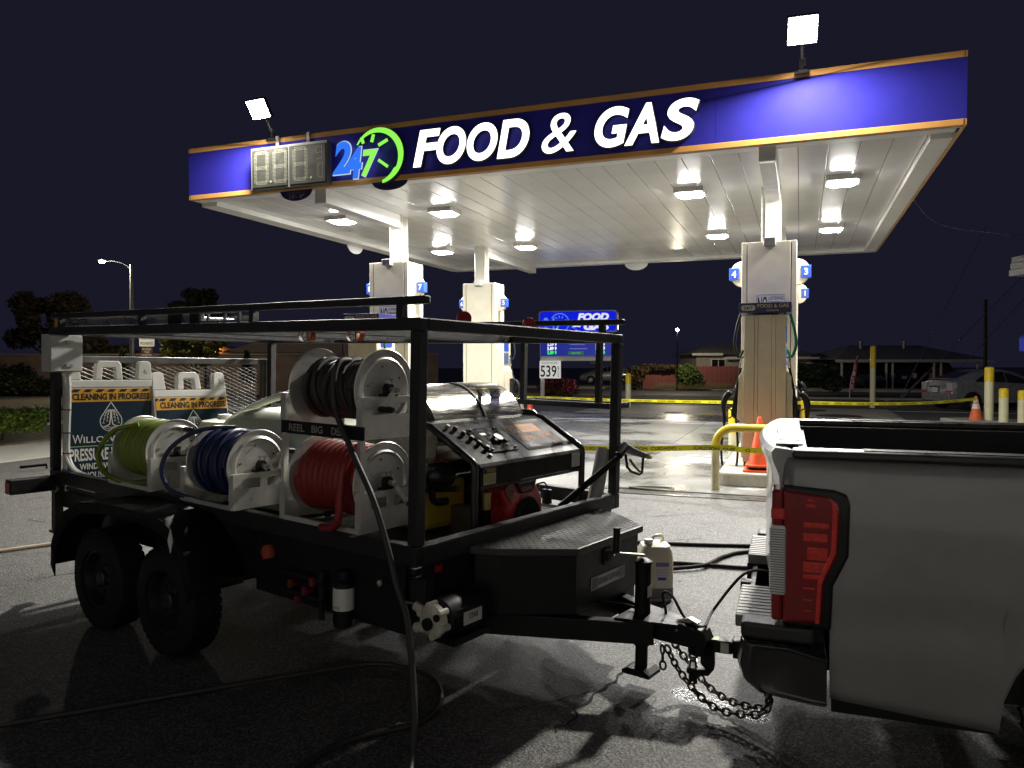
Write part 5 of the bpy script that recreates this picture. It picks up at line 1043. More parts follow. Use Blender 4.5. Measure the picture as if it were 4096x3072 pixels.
# cab and bonnet, outside the picture
def loft(stations, name, mat, parent, smooth=True, cap=True):
    v = []; f = []; m_ = None
    for st in stations: v += st; m_ = len(st)
    for i in range(len(stations) - 1):
        for j in range(m_): f.append((i * m_ + j, i * m_ + (j + 1) % m_, (i + 1) * m_ + (j + 1) % m_, (i + 1) * m_ + j))
    if cap: f += [tuple(range(m_)), tuple((len(stations) - 1) * m_ + k for k in range(m_))]
    return part(name, MB().add(v, f), mat, parent, smooth)
def sec_(x, w_, zb_, belt, top, wt): c = WS / 2; return [(x, c - w_, zb_), (x, c - w_, belt), (x, c - wt, top), (x, c + wt, top), (x, c + w_, belt), (x, c + w_, zb_)]
loft([sec_(2.14, .93, .45, 1.30, 1.94, .74), sec_(2.3, .94, .42, 1.31, 1.99, .75), sec_(3.7, .94, .42, 1.29, 2.0, .74), sec_(4.35, .94, .42, 1.27, 1.50, .80), sec_(4.5, .94, .42, 1.26, 1.28, .85), sec_(5.6, .92, .42, 1.16, 1.20, .85), sec_(5.8, .86, .45, 1.0, 1.05, .8)], 'cab', paint, tkm_, False)
for ys, s_ in ((.0, 1), (WS, -1)):
    for x0, x1 in ((2.35, 3.15), (3.25, 4.0)): part('side_window', MB().add([(x0, ys + s_ * (-.022), 1.34), (x1, ys + s_ * (-.022), 1.34), (x1 - .1, ys + s_ * .135, 1.86), (x0 + .05, ys + s_ * .135, 1.86)], [(0, 1, 2, 3)]), dark_glass, tkm_, fix=False)
    wheel(tkm_, (4.95, .15 if s_ > 0 else WS - .15, .385), .385, .26, (0, 1, 0), pm('alloy', (.35, .35, .34), .3, .8), -s_)
# ================================================================== SMALL THINGS ON THE FORECOURT
jg = thing('chemical_jug', 'translucent white jug with liquid standing behind the trailer tongue', 'jug', FW, (1.06, 5.62, 0))
def jr(hx, hy, z, r_=.05): return [(1.06 + p[0], 5.62 + p[1], z) for p in rrect(-hx, hx, -hy, hy, r_, 0)]
rings = [jr(.105, .10, .0), jr(.12, .115, .02), jr(.12, .115, .30), jr(.115, .11, .36), jr(.10, .10, .40), jr(.07, .07, .415)]
jv = [p for r_ in rings for p in r_]; jn = 28
part('body', MB().add(jv, [(i * jn + k, i * jn + (k + 1) % jn, (i + 1) * jn + (k + 1) % jn, (i + 1) * jn + k) for i in range(5) for k in range(jn)] + [tuple(range(jn)), tuple(5 * jn + k for k in range(jn))]), pm('milky jug plastic', (.82, .78, .62), .35, sss=.2, var=.04), jg, True)
part('liquid_level', MB().prism([(1.06 + p[0], 5.62 + p[1]) for p in rrect(-.1215, .1215, -.1165, .1165, .05, 0)], 'z', .022, .10), pm('violet grey liquid', (.20, .18, .20), .35), jg)
part('cap', MB().lathe([(.032, .415), (.032, .45), (0, .452)], (1.0, 5.56, 0), n=14), white_pl, jg, True); part('handle', MB().tube(smoothpath([(1.12, 5.66, .40), (1.11, 5.64, .455), (1.05, 5.60, .46), (1.02, 5.59, .42)]), .014, 8), pm('milky jug plastic', (.82, .78, .62), .35), jg, True)
Mj = plane((1.06, 5.62 - .1165, .2), (1, 0, 0), (0, 0, 1)); jl = plate(Mj, (-.02, .085, -.09, .10), print_white, jg, 'label', th=.001); plate(Mj, (-.015, .08, .06, .09), pm('lilac print', (.25, .20, .35), .5, var=0), jl, 'label_band', lift=.0012, th=.0004); plate(Mj, (.0, .06, -.04, -.02), print_blue, jl, 'label_band', lift=.0012, th=.0004)
for k in range(6): text('chemical use directions', Mj, (-.012, .078 - .015 * (k % 2), .04 - k * .012, .046 - k * .012), print_black, jl, lift=.0022)
for pts, lab in (([(1.15, 5.9, .018), (1.28, 6.5, .018), (1.97, 6.36, .018), (2.6, 6.3, .018), (4, 6.4, .018)], 'black hose on the asphalt behind the truck bumper, lowest of the three'), ([(1.2, 6.0, .018), (1.24, 6.27, .02), (1.62, 6.40, .03), (1.9, 6.75, .018), (2.3, 6.95, .018), (4, 7.3, .018)], 'black hose crossing over another behind the white jug'), ([(-.6, 7.7, .018), (.6, 7.4, .018), (1.43, 7.23, .018), (2.2, 7.13, .018), (4, 7.0, .018)], 'black hose on the asphalt behind the truck bumper, farthest of the three')):
    single('ground_hose', MB().tube(smoothpath(pts, 8), .017, 10), rubber, lab, 'hose', FW, (pts[1][0], pts[1][1], 0), True)
single('ground_hose', MB().tube(smoothpath([(-1.5, 10.9, .016), (.4, 10.4, .016), (1.5, 10.45, .016), (2.05, 10.25, .016), (2.2, 10.42, .018), (1.9, 10.55, .02), (1.62, 10.42, .034), (2.1, 10.2, .016), (2.75, 9.95, .016), (3.3, 9.78, .016), (5, 9.4, .016)], 8), .016, 8), pm('pale grey hose', (.22, .21, .18), .5), 'thin grey hose with a loop along the edge of the concrete', 'hose', FW, (2, 10.3, 0), True)
single('extension_pole', MB().tube([(-5.6, 6.2, .02), (-4.72, 6.97, .02), (-4.3, 7.34, .02)], .017, 10), pm('pale wood pole', (.50, .40, .28), .5), 'pale extension pole lying on the asphalt at the left picture edge', 'pole', FW, (-4.9, 6.8, 0), True)
def cone(F, o, h, label, bands, base=.19, mat=None, group='traffic cones'):
    t = thing('traffic_cone', label, 'traffic cone', F, o, group); x, y, z = o; mo = mat or orange
    part('base', MB().prism([(x + p[0], y + p[1]) for p in rrect(-base, base, -base, base, .05, 0)], 'z', z, z + .03), mo if not bands else rubber, t, bevel=.006)
    r0, r1 = base * .78, .03
    part('body', MB().lathe([(r0 * 1.06, .031), (r0, .05), (r1, h - .01), (r1 * .7, h), (0, h)], (x, y, z), n=24), mo, t, True)
    for a, b in bands:
        ra, rb = r0 + (r1 - r0) * (a - .05) / (h - .06), r0 + (r1 - r0) * (b - .05) / (h - .06); part('reflective_band', MB().lathe([(ra + .003, a), (rb + .003, b)], (x, y, z), n=24), pm('dirty white band', (.60, .55, .46), .5, var=.3, vs=14), t, True)
cone(FC, (9.40, .80, .272), .70, 'bright orange cone stacked on a second one on the pump island', ())
st2 = thing('traffic_cone', 'lower orange cone of the stack, only its base shows', 'traffic cone', FC, (9.40, .80, .2), 'traffic cones')
part('base', MB().prism([(9.39 + p[0], .80 + p[1]) for p in rrect(-.21, .21, -.21, .21, .05, 0)], 'z', .2, .23), orange, st2, bevel=.006); part('collar', MB().lathe([(.18, .231), (.165, .271)], (9.40, .80, 0), n=24), rubber, st2, True)
cone(FW, (13.05, 21.41, 0), .78, 'grimy orange cone with white bands, tape tied to its top', ((.42, .56), (.60, .72)), .24, pm('grimy orange', (.62, .12, .03), .6, var=.2, vs=8))
cone(FW, (.62, 26.6, 0), .56, 'small far cone with tape tied on, left of the price sign', ((.30, .42),), .17)
cone(FC, (.9, 14.2, .01), .55, 'yellow and orange cone seen through the trailer frame', ((.12, .40),), .2, pm('yellow cone', (.7, .5, .03), .5))
# caution tape
m_tape = pm('yellow caution tape', (.80, .72, .02), .35, var=.05, rvar=.03)
def tape(pts, label, w_=.075, txt=True, size=1.0):
    t = thing('caution_tape', label, 'caution tape', FW, pts[0], 'caution tape around the pumps'); P = smoothpath(pts, 10); mb = MB(); v = []; f = []
    for i, p in enumerate(P):
        tw_ = .03 * math.sin(i * .35); v += [p + Vector((0, tw_ * w_ * .5, w_ / 2)), p - Vector((0, tw_ * w_ * .5, w_ / 2))]
    for i in range(len(P) - 1): f.append((2 * i, 2 * i + 1, 2 * i + 3, 2 * i + 2))
    part('ribbon', mb.add(v, f), m_tape, t, True, fix=False)
    if txt:
        L = 0; s = 0; segs = list(zip(P, P[1:])); acc = [0]
        for a, b in segs: acc.append(acc[-1] + (b - a).length)
        step = .98; n_ = int(acc[-1] / step)
        for q in range(n_):
            d = q * step + .1; j = max(k for k in range(len(acc)) if acc[k] <= d); a = P[min(j, len(P) - 2)]; b = P[min(j + 3, len(P) - 1)]; r_ = (b - a).normalized()
            p = P[j] + (P[min(j + 1, len(P) - 1)] - P[j]).normalized() * (d - acc[j])
            e_ = P[min(range(len(acc)), key=lambda k: abs(acc[k] - d - step * .82))]; r_ = (e_ - p).normalized()
            text('CAUTION  CUIDADO  -', plane(p + Vector((0, -.006, 0)), r_, (0, 0, 1)), (0, step * .82, -.022, .022), print_black, t, bold=.02, lift=.004)
tape([(-3.05, 12.62, .56), (-.5, 11.55, .50), (1.4, 10.78, .52), (2.77, 10.20, .60), (3.05, 10.05, .585), (3.75, 9.82, .56)], 'near yellow caution tape stretched in front of the pumps to the hoop guard')
tape([(.62, 26.5, .54), (2.9, 23.6, .58), (5.2, 19.9, .70), (6.58, 17.25, .82)], 'far yellow caution tape from the small cone to the bollard behind the pump')
tape([(6.70, 17.22, .82), (9.0, 18.9, .70), (11.2, 20.3, .65), (13.05, 21.36, .70)], 'yellow caution tape running right to the grimy banded cone')
tape([(-2.2, 24.5, .62), (-.6, 25.6, .50), (.60, 26.5, .54)], 'short yellow caution tape seen through the trailer frame', txt=False)
# ================================================================== ROADSIDE PRICE SIGN
FS = Matrix.Translation((1.30, 34.6, 0)) @ Matrix.Rotation(R(-14), 4, 'Z')
ps_ = thing('price_sign', 'lit blue roadside fuel price sign on two white posts', 'sign', FS, (1.7, 0, 0))
SW = 3.42
for x in (.0, SW - .17): part('post', MB().box(x + .01, x + .17, -.08, .08, 0, 1.80), white_pt, ps_)
part('crossbar', MB().box(.0, SW, -.1, .1, 1.80, 1.97), white_pt, ps_, bevel=.01)
part('lower_cabinet', MB().box(0, SW, -.17, .17, 1.98, 2.98), white_pt, ps_, bevel=.02)
part('lower_face', MB().box(.04, SW - .04, -.185, -.171, 2.02, 2.95), pm('lit navy face', (.01, .02, .20), .4, emit=(.010, .022, .40), es=.55, var=0), ps_)
tc_ = part('top_cabinet', MB().prism([(p[0], p[1]) for p in rrect(-.06, SW + .08, 3.06, 4.06, .16, 0)], 'y', -.2, .2), white_pt, ps_, bevel=.03)
part('top_face', MB().prism([(p[0], p[1]) for p in rrect(.01, SW + .01, 3.12, 4.0, .13, 0)], 'y', -.212, -.2005), glow('lit royal blue face', (.006, .014, .75), .9), ps_)
Mw = plane((0, -.214, 0), (1, 0, 0), (0, 0, 1)); lw2 = glow('lit white print', (.85, .85, 1.0), .9)
text('FOOD', Mw, (1.72, 3.12, 3.58, 3.92), lw2, ps_, bold=.06, shear=.2); text('& GAS', Mw, (1.42, 3.16, 3.16, 3.50), lw2, ps_, bold=.06, shear=.2)
lb2 = glow('lit pale blue print', (.12, .28, .95), .8); lt2 = glow('lit teal print', (.12, .40, .55), .8)
text('24', Mw, (.18, .72, 3.2, 3.75), lb2, ps_, bold=.02); text('7', Mw, (.72, 1.0, 3.18, 3.6), lt2, ps_, bold=.03)
part('clock_arc', MB().tube(arc((.92, 3.50), .42, 150, -75, 20, 'xz', -.216), .024, 6), lb2, ps_, True)
for a in (125, 95, 65, 25): part('clock_tick', MB().bar((.92 + .22 * math.cos(R(a)), -.216, 3.5 + .22 * math.sin(R(a))), (.92 + .33 * math.cos(R(a)), -.216, 3.5 + .33 * math.sin(R(a))), .04, .01, (0, 1, 0)), lb2, ps_)
Ml = plane((0, -.187, 0), (1, 0, 0), (0, 0, 1)); lgr = glow('lit green digits', (.05, .9, .10), 1.3); lwd = glow('lit white digits', (.9, .95, 1.0), 1.3)
for x in (.35, 2.52):
    for k, (s_, m_) in enumerate((('5.49 9', lwd), ('5.59 9', lwd), ('5.89 9', lwd), ('5.89 9', lgr))): text(s_, Ml, (x, x + .42, 2.66 - k * .19, 2.82 - k * .19), m_, ps_, bold=.03)
gp_ = glow('lit grey blue print', (.45, .5, .9), .6)
for k, s_ in enumerate(('unleaded', 'unleaded plus', 'unleaded premium')): text(s_, Ml, (1.36, 1.95 + .1 * k, 2.68 - k * .19, 2.77 - k * .19), gp_, ps_)
part('diesel_tab', MB().box(1.30, 2.0, -.189, -.1851, 2.08, 2.23), glow('lit green tab', (.02, .22, .05), .7), ps_); text('diesel #2', Ml, (1.45, 1.85, 2.11, 2.2), gp_, ps_, lift=.006)
pb_ = part('price_board', MB().box(.0, .95, -.24, -.09, 1.02, 1.80), pm('lit price board', (.75, .74, .70), .5, emit=(.9, .9, .85), es=.5, var=0), ps_, bevel=.01); Mb = plane((0, -.242, 0), (1, 0, 0), (0, 0, 1))
text('REGULAR UNLEADED', Mb, (.1, .84, 1.67, 1.76), print_black, pb_); text('539', Mb, (.05, .78, 1.08, 1.60), print_black, pb_, bold=.015); text('9', Mb, (.82, .90, 1.36, 1.57), print_black, pb_); text('10', Mb, (.81, .90, 1.08, 1.28), print_black, pb_); part('fraction_bar', MB().box(.80, .91, -.246, -.2421, 1.31, 1.325), print_black, pb_)
# ================================================================== PLANTS
def foliage(name, c0, c1):
    m = pm(name, c0, .6, var=.45, vs=1.7, spec=.3); return m
m_leaf_d = foliage('dark leaves', (.030, .036, .014), 0); m_leaf_g = foliage('bright hedge leaves', (.10, .15, .022), 0); m_leaf_y = foliage('yellow green leaves', (.13, .12, .02), 0); m_leaf_b = foliage('brownish leaves', (.075, .055, .026), 0)
bark = pm('bark', (.06, .045, .03), .9, var=.3)
def plant(name, label, cat, o, blobs, n, size, mat, trunk=None, seed=1, F=FW, limbs=3, pn='crown'):
    t = thing(name, label, cat, F, o); part(pn, leaves(n, [(o[0] + b[0], o[1] + b[1], o[2] + b[2], b[3], b[4], b[5]) for b in blobs], size, seed), mat, t, fix=False)
    if trunk:
        h, r_ = trunk; mb = MB().tube([(o[0], o[1], o[2]), (o[0] + .08, o[1], o[2] + h * .5), (o[0], o[1] + .05, o[2] + h)], [r_, r_ * .75, r_ * .45], 8)
        for b in blobs[:limbs + 2]: mb.tube([(o[0], o[1], o[2] + h * .6), (o[0] + b[0] * .6, o[1] + b[1] * .6, o[2] + h * .6 + (b[2] - h * .6) * .6), (o[0] + b[0], o[1] + b[1], o[2] + b[2])], [r_ * .4, r_ * .28, r_ * .1], 6)
        part('trunk', mb, bark, t, True)
    return t
rg = random.Random(3)
def cloud(cx, cz, rx, rz, n, rr): return [(cx + rg.uniform(-1, 1) * rx, rg.uniform(-.8, .8) * rx * .5, cz + rg.uniform(-1, 1) * rz, rr * rg.uniform(.6, 1.2), rr * rg.uniform(.6, 1.2), rr * rg.uniform(.5, .9)) for _ in range(n)]
plant('roadside_tree', 'large dark spreading tree behind the wall at the far left', 'tree', (-27.6, 46, 0), cloud(0, 4.0, 2.6, 1.6, 16, .95), 9000, .17, m_leaf_b, (3.2, .22), 4)
plant('roadside_tree', 'tall dark tree top behind the lit street tree', 'tree', (-18.9, 47, 0), cloud(0, 4.6, 1.3, 1.4, 9, .7), 3800, .14, m_leaf_d, (3.5, .16), 5)
plant('roadside_tree', 'low dark tree between the electrical box and the street lamp', 'tree', (-23.5, 44, 0), cloud(0, 2.2, 1.6, .7, 9, .7), 3500, .15, m_leaf_b, (1.5, .12), 6)
plant('street_tree', 'yellow green lit tree above the leaning sign board', 'tree', (-15.2, 36.6, 0), cloud(0, 2.35, 1.25, .5, 12, .5), 5200, .10, m_leaf_y, (2.0, .09), 8)
plant('small_conifer', 'small pale conifer left of the brown street sign', 'tree', (-19.4, 38, 0), [(0, 0, .9 + i * .28, .42 - i * .06, .42 - i * .06, .22) for i in range(6)], 1800, .10, m_leaf_d, (1.2, .07), 9)
plant('small_conifer', 'small conifer by the house with the orange lamp', 'tree', (-13.2, 38, 0), [(0, 0, .9 + i * .25, .4 - i * .06, .4 - i * .06, .2) for i in range(6)], 1500, .10, m_leaf_d, (1.2, .07), 10)
def boxhedge(n, hx, hy, hz, size, seed):
    r_ = random.Random(seed); m = MB()
    for i in range(n):
        p = Vector((r_.uniform(-1, 1), r_.uniform(-1, 1), r_.uniform(-.2, 1))); ax = r_.randrange(3)
        if r_.random() < .75: p[ax] = (1 if r_.random() < .7 or ax == 2 else -1) * r_.uniform(.86, 1.05)
        q = Vector((p.x * hx * (1 - .12 * max(0, p.z) ** 3), p.y * hy, .04 + (p.z * .5 + .5) * hz)); a = Vector((r_.gauss(0, 1), r_.gauss(0, 1), abs(r_.gauss(0, .9)))).normalized(); b = a.orthogonal().normalized() * .45; s_ = size * r_.uniform(.6, 1.4)
        m.add([q - a * s_, q + b * s_, q + a * s_, q - b * s_], [(0, 1, 2, 3)])
    return m
hg = thing('clipped_hedge', 'bright green clipped hedge at the left picture edge', 'hedge', fz(-11.3, 16.9, -62), (0, 0, 0)); part('foliage', boxhedge(7000, 1.35, .75, .62, .045, 3), m_leaf_g, hg, fix=False); part('stem', MB().tube([(0, 0, 0), (.05, 0, .3), (0, .05, .5)], [.04, .03, .015], 6), bark, hg)
hg2 = thing('small_shrub', 'dark little shrub behind the trailer rear post', 'shrub', fz(-9.6, 18.2, 0), (0, 0, 0)); part('foliage', leaves(1800, [(0, 0, .35, .45, .45, .35), (.4, .1, .3, .35, .35, .3)], .05, 4), m_leaf_d, hg2, fix=False); part('stem', MB().tube([(0, 0, 0), (0, 0, .4)], .02, 6), bark, hg2)
fb = thing('flower_bush', 'rounded bush with pink flowers at the foot of the price sign', 'flower bush', FW, (2.25, 37.0, .05))
part('foliage', leaves(4200, [(2.25 + dx, 37 + dy, .50, .55, .5, .42) for dx, dy in ((-.55, 0), (0, 0), (.5, 0), (.1, .2), (-.2, -.2))], .07, 6), m_leaf_b, fb, fix=False)
part('blossom', leaves(330, [(2.25 + dx, 36.8, .62, .6, .45, .42) for dx in (-.5, 0, .45)], .085, 7, 1.), pm('pink petals', (.62, .07, .13), .6, var=.2), fb, fix=False, kind='stuff'); part('stem', MB().tube([(2.25, 37, .05), (2.25, 37, .5)], .03, 6), bark, fb)
plant('broad_shrub', 'big dark spiky shrub right of the front pillar', 'shrub', (15.6, 39.5, 0), [(rg.uniform(-1.5, 1.5), rg.uniform(-.6, .6), rg.uniform(.3, 1.45), .6, .5, .45) for _ in range(14)], 7000, .13, foliage('deep green shrub leaves', (.055, .085, .03), 0), None, 11, pn='foliage')
plant('round_shrub', 'rounded yellow topped shrub in front of the red fence', 'shrub', (10.75, 46.4, 0), [(0, 0, .75, .8, .7, .75), (-.2, 0, 1.1, .6, .6, .55), (.25, 0, .6, .75, .6, .6), (.1, 0, 1.25, .4, .4, .35)], 5200, .085, foliage('shrub green', (.07, .10, .025), 0), None, 12, pn='foliage')
plant('round_shrub', 'second rounded shrub half hidden by the front right pillar', 'shrub', (14.3, 46.4, 0), [(0, 0, .6, .7, .6, .6)], 1800, .085, foliage('shrub green', (.07, .10, .025), 0), None, 13, pn='foliage')
plant('ivy_hedge', 'dark ivy hedge over the left end of the red fence', 'hedge', (8.6, 47.2, 0), [(-1.1, 0, .7, .6, .4, .7), (-.7, 0, 1.2, .6, .4, .35), (0, .3, 1.42, .8, .35, .2), (1.0, .3, 1.4, .8, .35, .2), (1.8, .3, 1.38, .6, .3, .18)], 5200, .10, m_leaf_b, None, 14, pn='foliage')
dg = MB(); r_ = random.Random(9)
for i in range(2600):
    x = 8.6 + r_.random() * 6.2; y = 45.6 + r_.random() * 1.6; h = r_.uniform(.15, .5); dx = r_.uniform(.1, .5); dg.add([(x, y, .1), (x + .02, y, .1), (x + dx, y - .1, .1 + h)], [(0, 1, 2)])
struct('dry_grass', dg, pm('straw', (.20, .15, .075), .8, var=.3, vs=2), fix=False, kind='stuff')
# ================================================================== FAR SIDE OF THE STREET
fn = thing('wooden_fence', 'weathered red board fence across the street', 'fence', FW, (11.5, 47.8, 0)); m_fence = pm('red stained boards', (.20, .055, .045), .8, var=.3, vs=2); bme = None
for i in range(52):
    h = 1.46 + .03 * math.sin(i * 2.3)
    if bme is None: bo = part('board', MB().box(8.2, 8.2 + .138, 47.80, 47.825, .05, 1.47), m_fence, fn); bme = bo
    else: c_ = bme.copy(); COL.objects.link(c_); c_.parent = fn; c_.location = (i * .15, .012 * (i % 2), .02 * math.sin(i * 2.3))
for z in (.35, 1.2): part('fence_rail', MB().box(8.2, 16.0, 47.84, 47.88, z, z + .08), m_fence, fn)
wall_m = pm('old brick stucco', (.16, .105, .08), .85, var=.4, vs=1.2)
gw = thing('garden_wall', 'low brownish wall with ivy across the left street', 'wall', FW, (-24, 41, 0)); part('wall_face', MB().box(-52, -4, 41, 41.25, 0, 2.15), wall_m, gw); part('coping', MB().box(-52, -4, 40.95, 41.30, 2.151, 2.24), pm('coping', (.2, .18, .15), .8), gw)
plant('wall_ivy', 'ivy mat hanging on the wall at the far left', 'ivy', (-30, 40.85, 0), [(-4 + i * 1.1, 0, 1.2 + .5 * math.sin(i * 1.7), .9, .18, .9) for i in range(8)], 7000, .11, m_leaf_d, None, 15, pn='foliage')
plant('wall_hedge', 'dark low hedge at the foot of the left wall', 'hedge', (-24.5, 40.0, 0), [(-4 + i * .9, 0, .5, .7, .5, .55) for i in range(9)], 7000, .10, m_leaf_d, None, 16, pn='foliage')
roof_d = pm('grey roof shingle', (.17, .165, .16), .85, var=.25, vs=5); stucco = pm('dull stucco', (.34, .30, .26), .85, var=.1)
def hip(x0, x1, y0, y1, ze, rx0, rx1, zr): yr = (y0 + y1) / 2; return MB().add([(x0, y0, ze), (x1, y0, ze), (x1, y1, ze), (x0, y1, ze), (rx0, yr, zr), (rx1, yr, zr)], [(0, 1, 5, 4), (1, 2, 5), (2, 3, 4, 5), (3, 0, 4), (0, 3, 2, 1)])
cpt = thing('carport', 'low carport building with grey hip roof and cars parked under it', 'carport', FW, (25, 51, 0))
part('roof', hip(20.3, 30.2, 47.8, 56, 1.87, 23.0, 27.6, 2.85), roof_d, cpt)
part('fascia_board', MB().box(20.28, 30.22, 47.76, 47.795, 1.70, 1.88), pm('pale trim', (.62, .60, .55), .7), cpt)
for x in (20.75, 23.55, 23.95, 26.55, 27.0, 29.3): part('post', MB().box(x - .05, x + .05, 47.9, 48.0, 0, 1.7), pm('pale trim', (.62, .60, .55), .7), cpt)
part('back_wall', MB().box(20.5, 30, 53, 53.2, 0, 1.86), stucco, cpt)
for x0, x1 in ((21.6, 22.1), (26.3, 26.9)): part('door', MB().box(x0, x1, 52.95, 52.998, .05, 1.6), pm('dark door', (.06, .05, .05), .6), cpt)
for x in (23.3, 26.2): part('vent_pipe', MB().cyl((x, 51, 2.5), (x, 51, 3.05), .1, 10).cyl((x, 51, 3.051), (x, 51, 3.12), .15, 10), galv, cpt)
hs = thing('house', 'low house with pale eaves and a white window behind the red fence', 'house', FW, (13.5, 51, 0))
part('wall', MB().box(12.1, 19.6, 50, 55, 0, 2.18), stucco, hs); part('roof', hip(11.7, 19.9, 49.5, 56, 2.22, 13.5, 18, 2.95), roof_d, hs); part('eave_board', MB().box(11.7, 13.7, 49.44, 49.495, 2.16, 2.32), pm('pale trim', (.62, .60, .55), .7), hs); part('eave_board', MB().box(13.75, 19.9, 49.3, 49.44, 1.92, 2.05), pm('pale trim', (.62, .60, .55), .7), hs)
wf = part('window', MB().box(13.05, 13.98, 49.94, 49.998, 1.40, 1.93), white_pt, hs)
for x0, x1 in ((13.09, 13.49), (13.54, 13.94)): part('pane', MB().box(x0, x1, 49.93, 49.938, 1.44, 1.89), dark_glass, wf)
lh = thing('lamp_house', 'small gabled house with an orange porch lamp at the far left', 'house', FW, (-22.8, 60, 0))
part('wall', MB().box(-25.2, -20.4, 60, 65, 0, 2.35), pm('peach stucco', (.35, .24, .18), .8), lh); part('gable', MB().prism([(-25.3, 2.35), (-20.3, 2.35), (-22.8, 3.05)], 'y', 60, 65), pm('peach stucco', (.35, .24, .18), .8), lh); part('porch_lamp', MB().lathe([(0, -.12), (.12, -.05), (.12, .06), (0, .12)], (-23.2, 59.8, 2.62), n=12), glow('orange porch lamp', (1.0, .45, .10), 60, True), lh, True)
lh2 = thing('gabled_house', 'pale gabled roof seen between the trailer post and the pump', 'house', FW, (-13, 50, 0)); part('wall', MB().box(-18.5, -8, 50, 56, 0, 2.4), pm('pinkish stucco', (.30, .22, .19), .8), lh2); part('roof', MB().prism([(-19, 2.4), (-7.5, 2.4), (-13.2, 4.1)], 'y', 49.6, 56), pm('pinkish stucco', (.30, .22, .19), .8), lh2)
# street furniture
sl = thing('street_lamp', 'tall street lamp with a lit cobra head at the left', 'street lamp', FW, (-17.2, 34.5, 0))
part('pole', MB().tube([(-17.2, 34.5, 0), (-17.15, 34.5, 6.16)], [.11, .07], 12), galv, sl, True); part('arm', MB().tube(smoothpath([(-17.15, 34.5, 5.93), (-17.44, 34.5, 6.2), (-17.92, 34.5, 6.34), (-18.25, 34.5, 6.36)]), .035, 8), galv, sl, True)
part('lamp_head', MB().box(-18.65, -18.2, 34.4, 34.6, 6.32, 6.42), galv, sl, bevel=.03); part('lamp_lens', MB().lathe([(.12, 0), (.10, -.05), (0, -.09)], (-18.47, 34.5, 6.319), n=14), glow('street lamp lens', (1.0, .92, .68), STREET, True), sl, True)
sl2 = thing('post_lamp', 'small lit lamp on a thin post before the red fence', 'street lamp', FW, (9.45, 43.6, .12))
part('pole', MB().tube([(9.45, 43.6, .12), (9.45, 43.6, 3.5)], .035, 8), black_satin, sl2, True); part('globe', MB().lathe([(0, -.08), (.055, -.055), (.08, 0), (.055, .055), (0, .08)], (9.45, 43.6, 3.58), n=12), glow('post lamp globe', (1.0, .88, .66), 3200, True), sl2, True)
def post_sign(x, y, plates, label, F=FW):
    t = thing('street_sign', label, 'street sign', F, (x, y, 0), 'small street signs'); part('post', MB().tube([(x, y, 0), (x, y, plates[0][3] + .05)], .03, 8), galv, t)
    for (hw, _, z0, z1, m_, txts, tm) in plates:
        pl_ = plate(plane((x, y - .045, 0), (1, 0, 0), (0, 0, 1)), (-hw, hw, z0, z1), m_, t, 'plate', th=.006, round_=.05)
        for s_, a0, a1, b0, b1 in txts: text(s_, plane((x, y - .053, 0), (1, 0, 0), (0, 0, 1)), (a0, a1, b0, b1), tm, pl_)
    return t
brown = pm('brown sign', (.10, .03, .015), .5, var=0)
post_sign(-17.3, 36.2, [(.36, 0, 2.52, 3.1, print_white, (('PROHIBITED', -.30, .30, 2.60, 2.74), ('OVER 5 TONS', -.28, .28, 2.84, 2.98)), print_black), (.28, 0, 1.95, 2.49, brown, (('ROSIE', -.2, .2, 2.34, 2.44), ('THE', -.12, .12, 2.20, 2.30), ('RIVETER', -.24, .24, 2.06, 2.16)), print_white)], 'white and brown street signs on one pole above the sign boards')
bs_ = post_sign(4.65, 42, [(.34, 0, 1.65, 2.1, print_white, (), print_black)], 'small white bicycle sign on a post behind the price sign')
bk = MB()
for dx in (-.13, .13): bk.tube([(4.65 + dx + .085 * math.cos(R(a)), 41.94, 1.83 + .085 * math.sin(R(a))) for a in range(0, 360, 30)], .010, 5, True)
bk.tube([(4.52, 41.94, 1.83), (4.60, 41.94, 1.95), (4.74, 41.94, 1.95), (4.78, 41.94, 1.83)], .009, 5).tube([(4.60, 41.94, 1.95), (4.66, 41.94, 1.83), (4.74, 41.94, 1.95)], .009, 5); part('bicycle_symbol', bk, print_black, bs_)
post_sign(-.15, 44, [(.45, 0, 2.55, 2.75, pm('green street sign', (.01, .16, .06), .5, var=0), (), print_white)], 'far green street name sign left of the price sign')
hy = thing('fire_hydrant', 'small white fire hydrant under the price sign', 'hydrant', FW, (4.2, 36.5, .05)); part('barrel', MB().lathe([(.16, .05), (.16, .1), (.10, .12), (.10, .62), (.13, .64), (.11, .74), (.04, .82), (0, .83)], (4.2, 36.5, 0), n=14), white_pt, hy, True); part('outlet', MB().cyl((4.05, 36.5, .5), (4.35, 36.5, .5), .06, 10), white_pt, hy, True)
ff = thing('feather_flag', 'red feather flag with white letters beside the dark shrub', 'flag', fz(15.2, 34.3, 0), (0, 0, 0))
part('pole', MB().tube(smoothpath([(0, 0, 0), (.05, 0, .8), (.26, 0, 1.75), (.36, 0, 2.02)]), .016, 6), white_pl, ff, True)
part('cloth', MB().prism([(.0, .36), (.16, .42), (.30, 1.2), (.40, 1.98), (.35, 2.05), (.22, 1.75), (.08, 1.0)], 'y', -.006, .006), pm('red flag cloth', (.45, .03, .05), .6, var=.1), ff)
for s_, x, z in (('O', .225, 1.50), ('I', .19, 1.22), ('2', .155, .92), ('S', .115, .62)): text(s_, plane((x, -.008, z), (.98, 0, .0), (.16, 0, 1)), (-.06, .06, -.11, .11), print_white, ff, bold=.02)
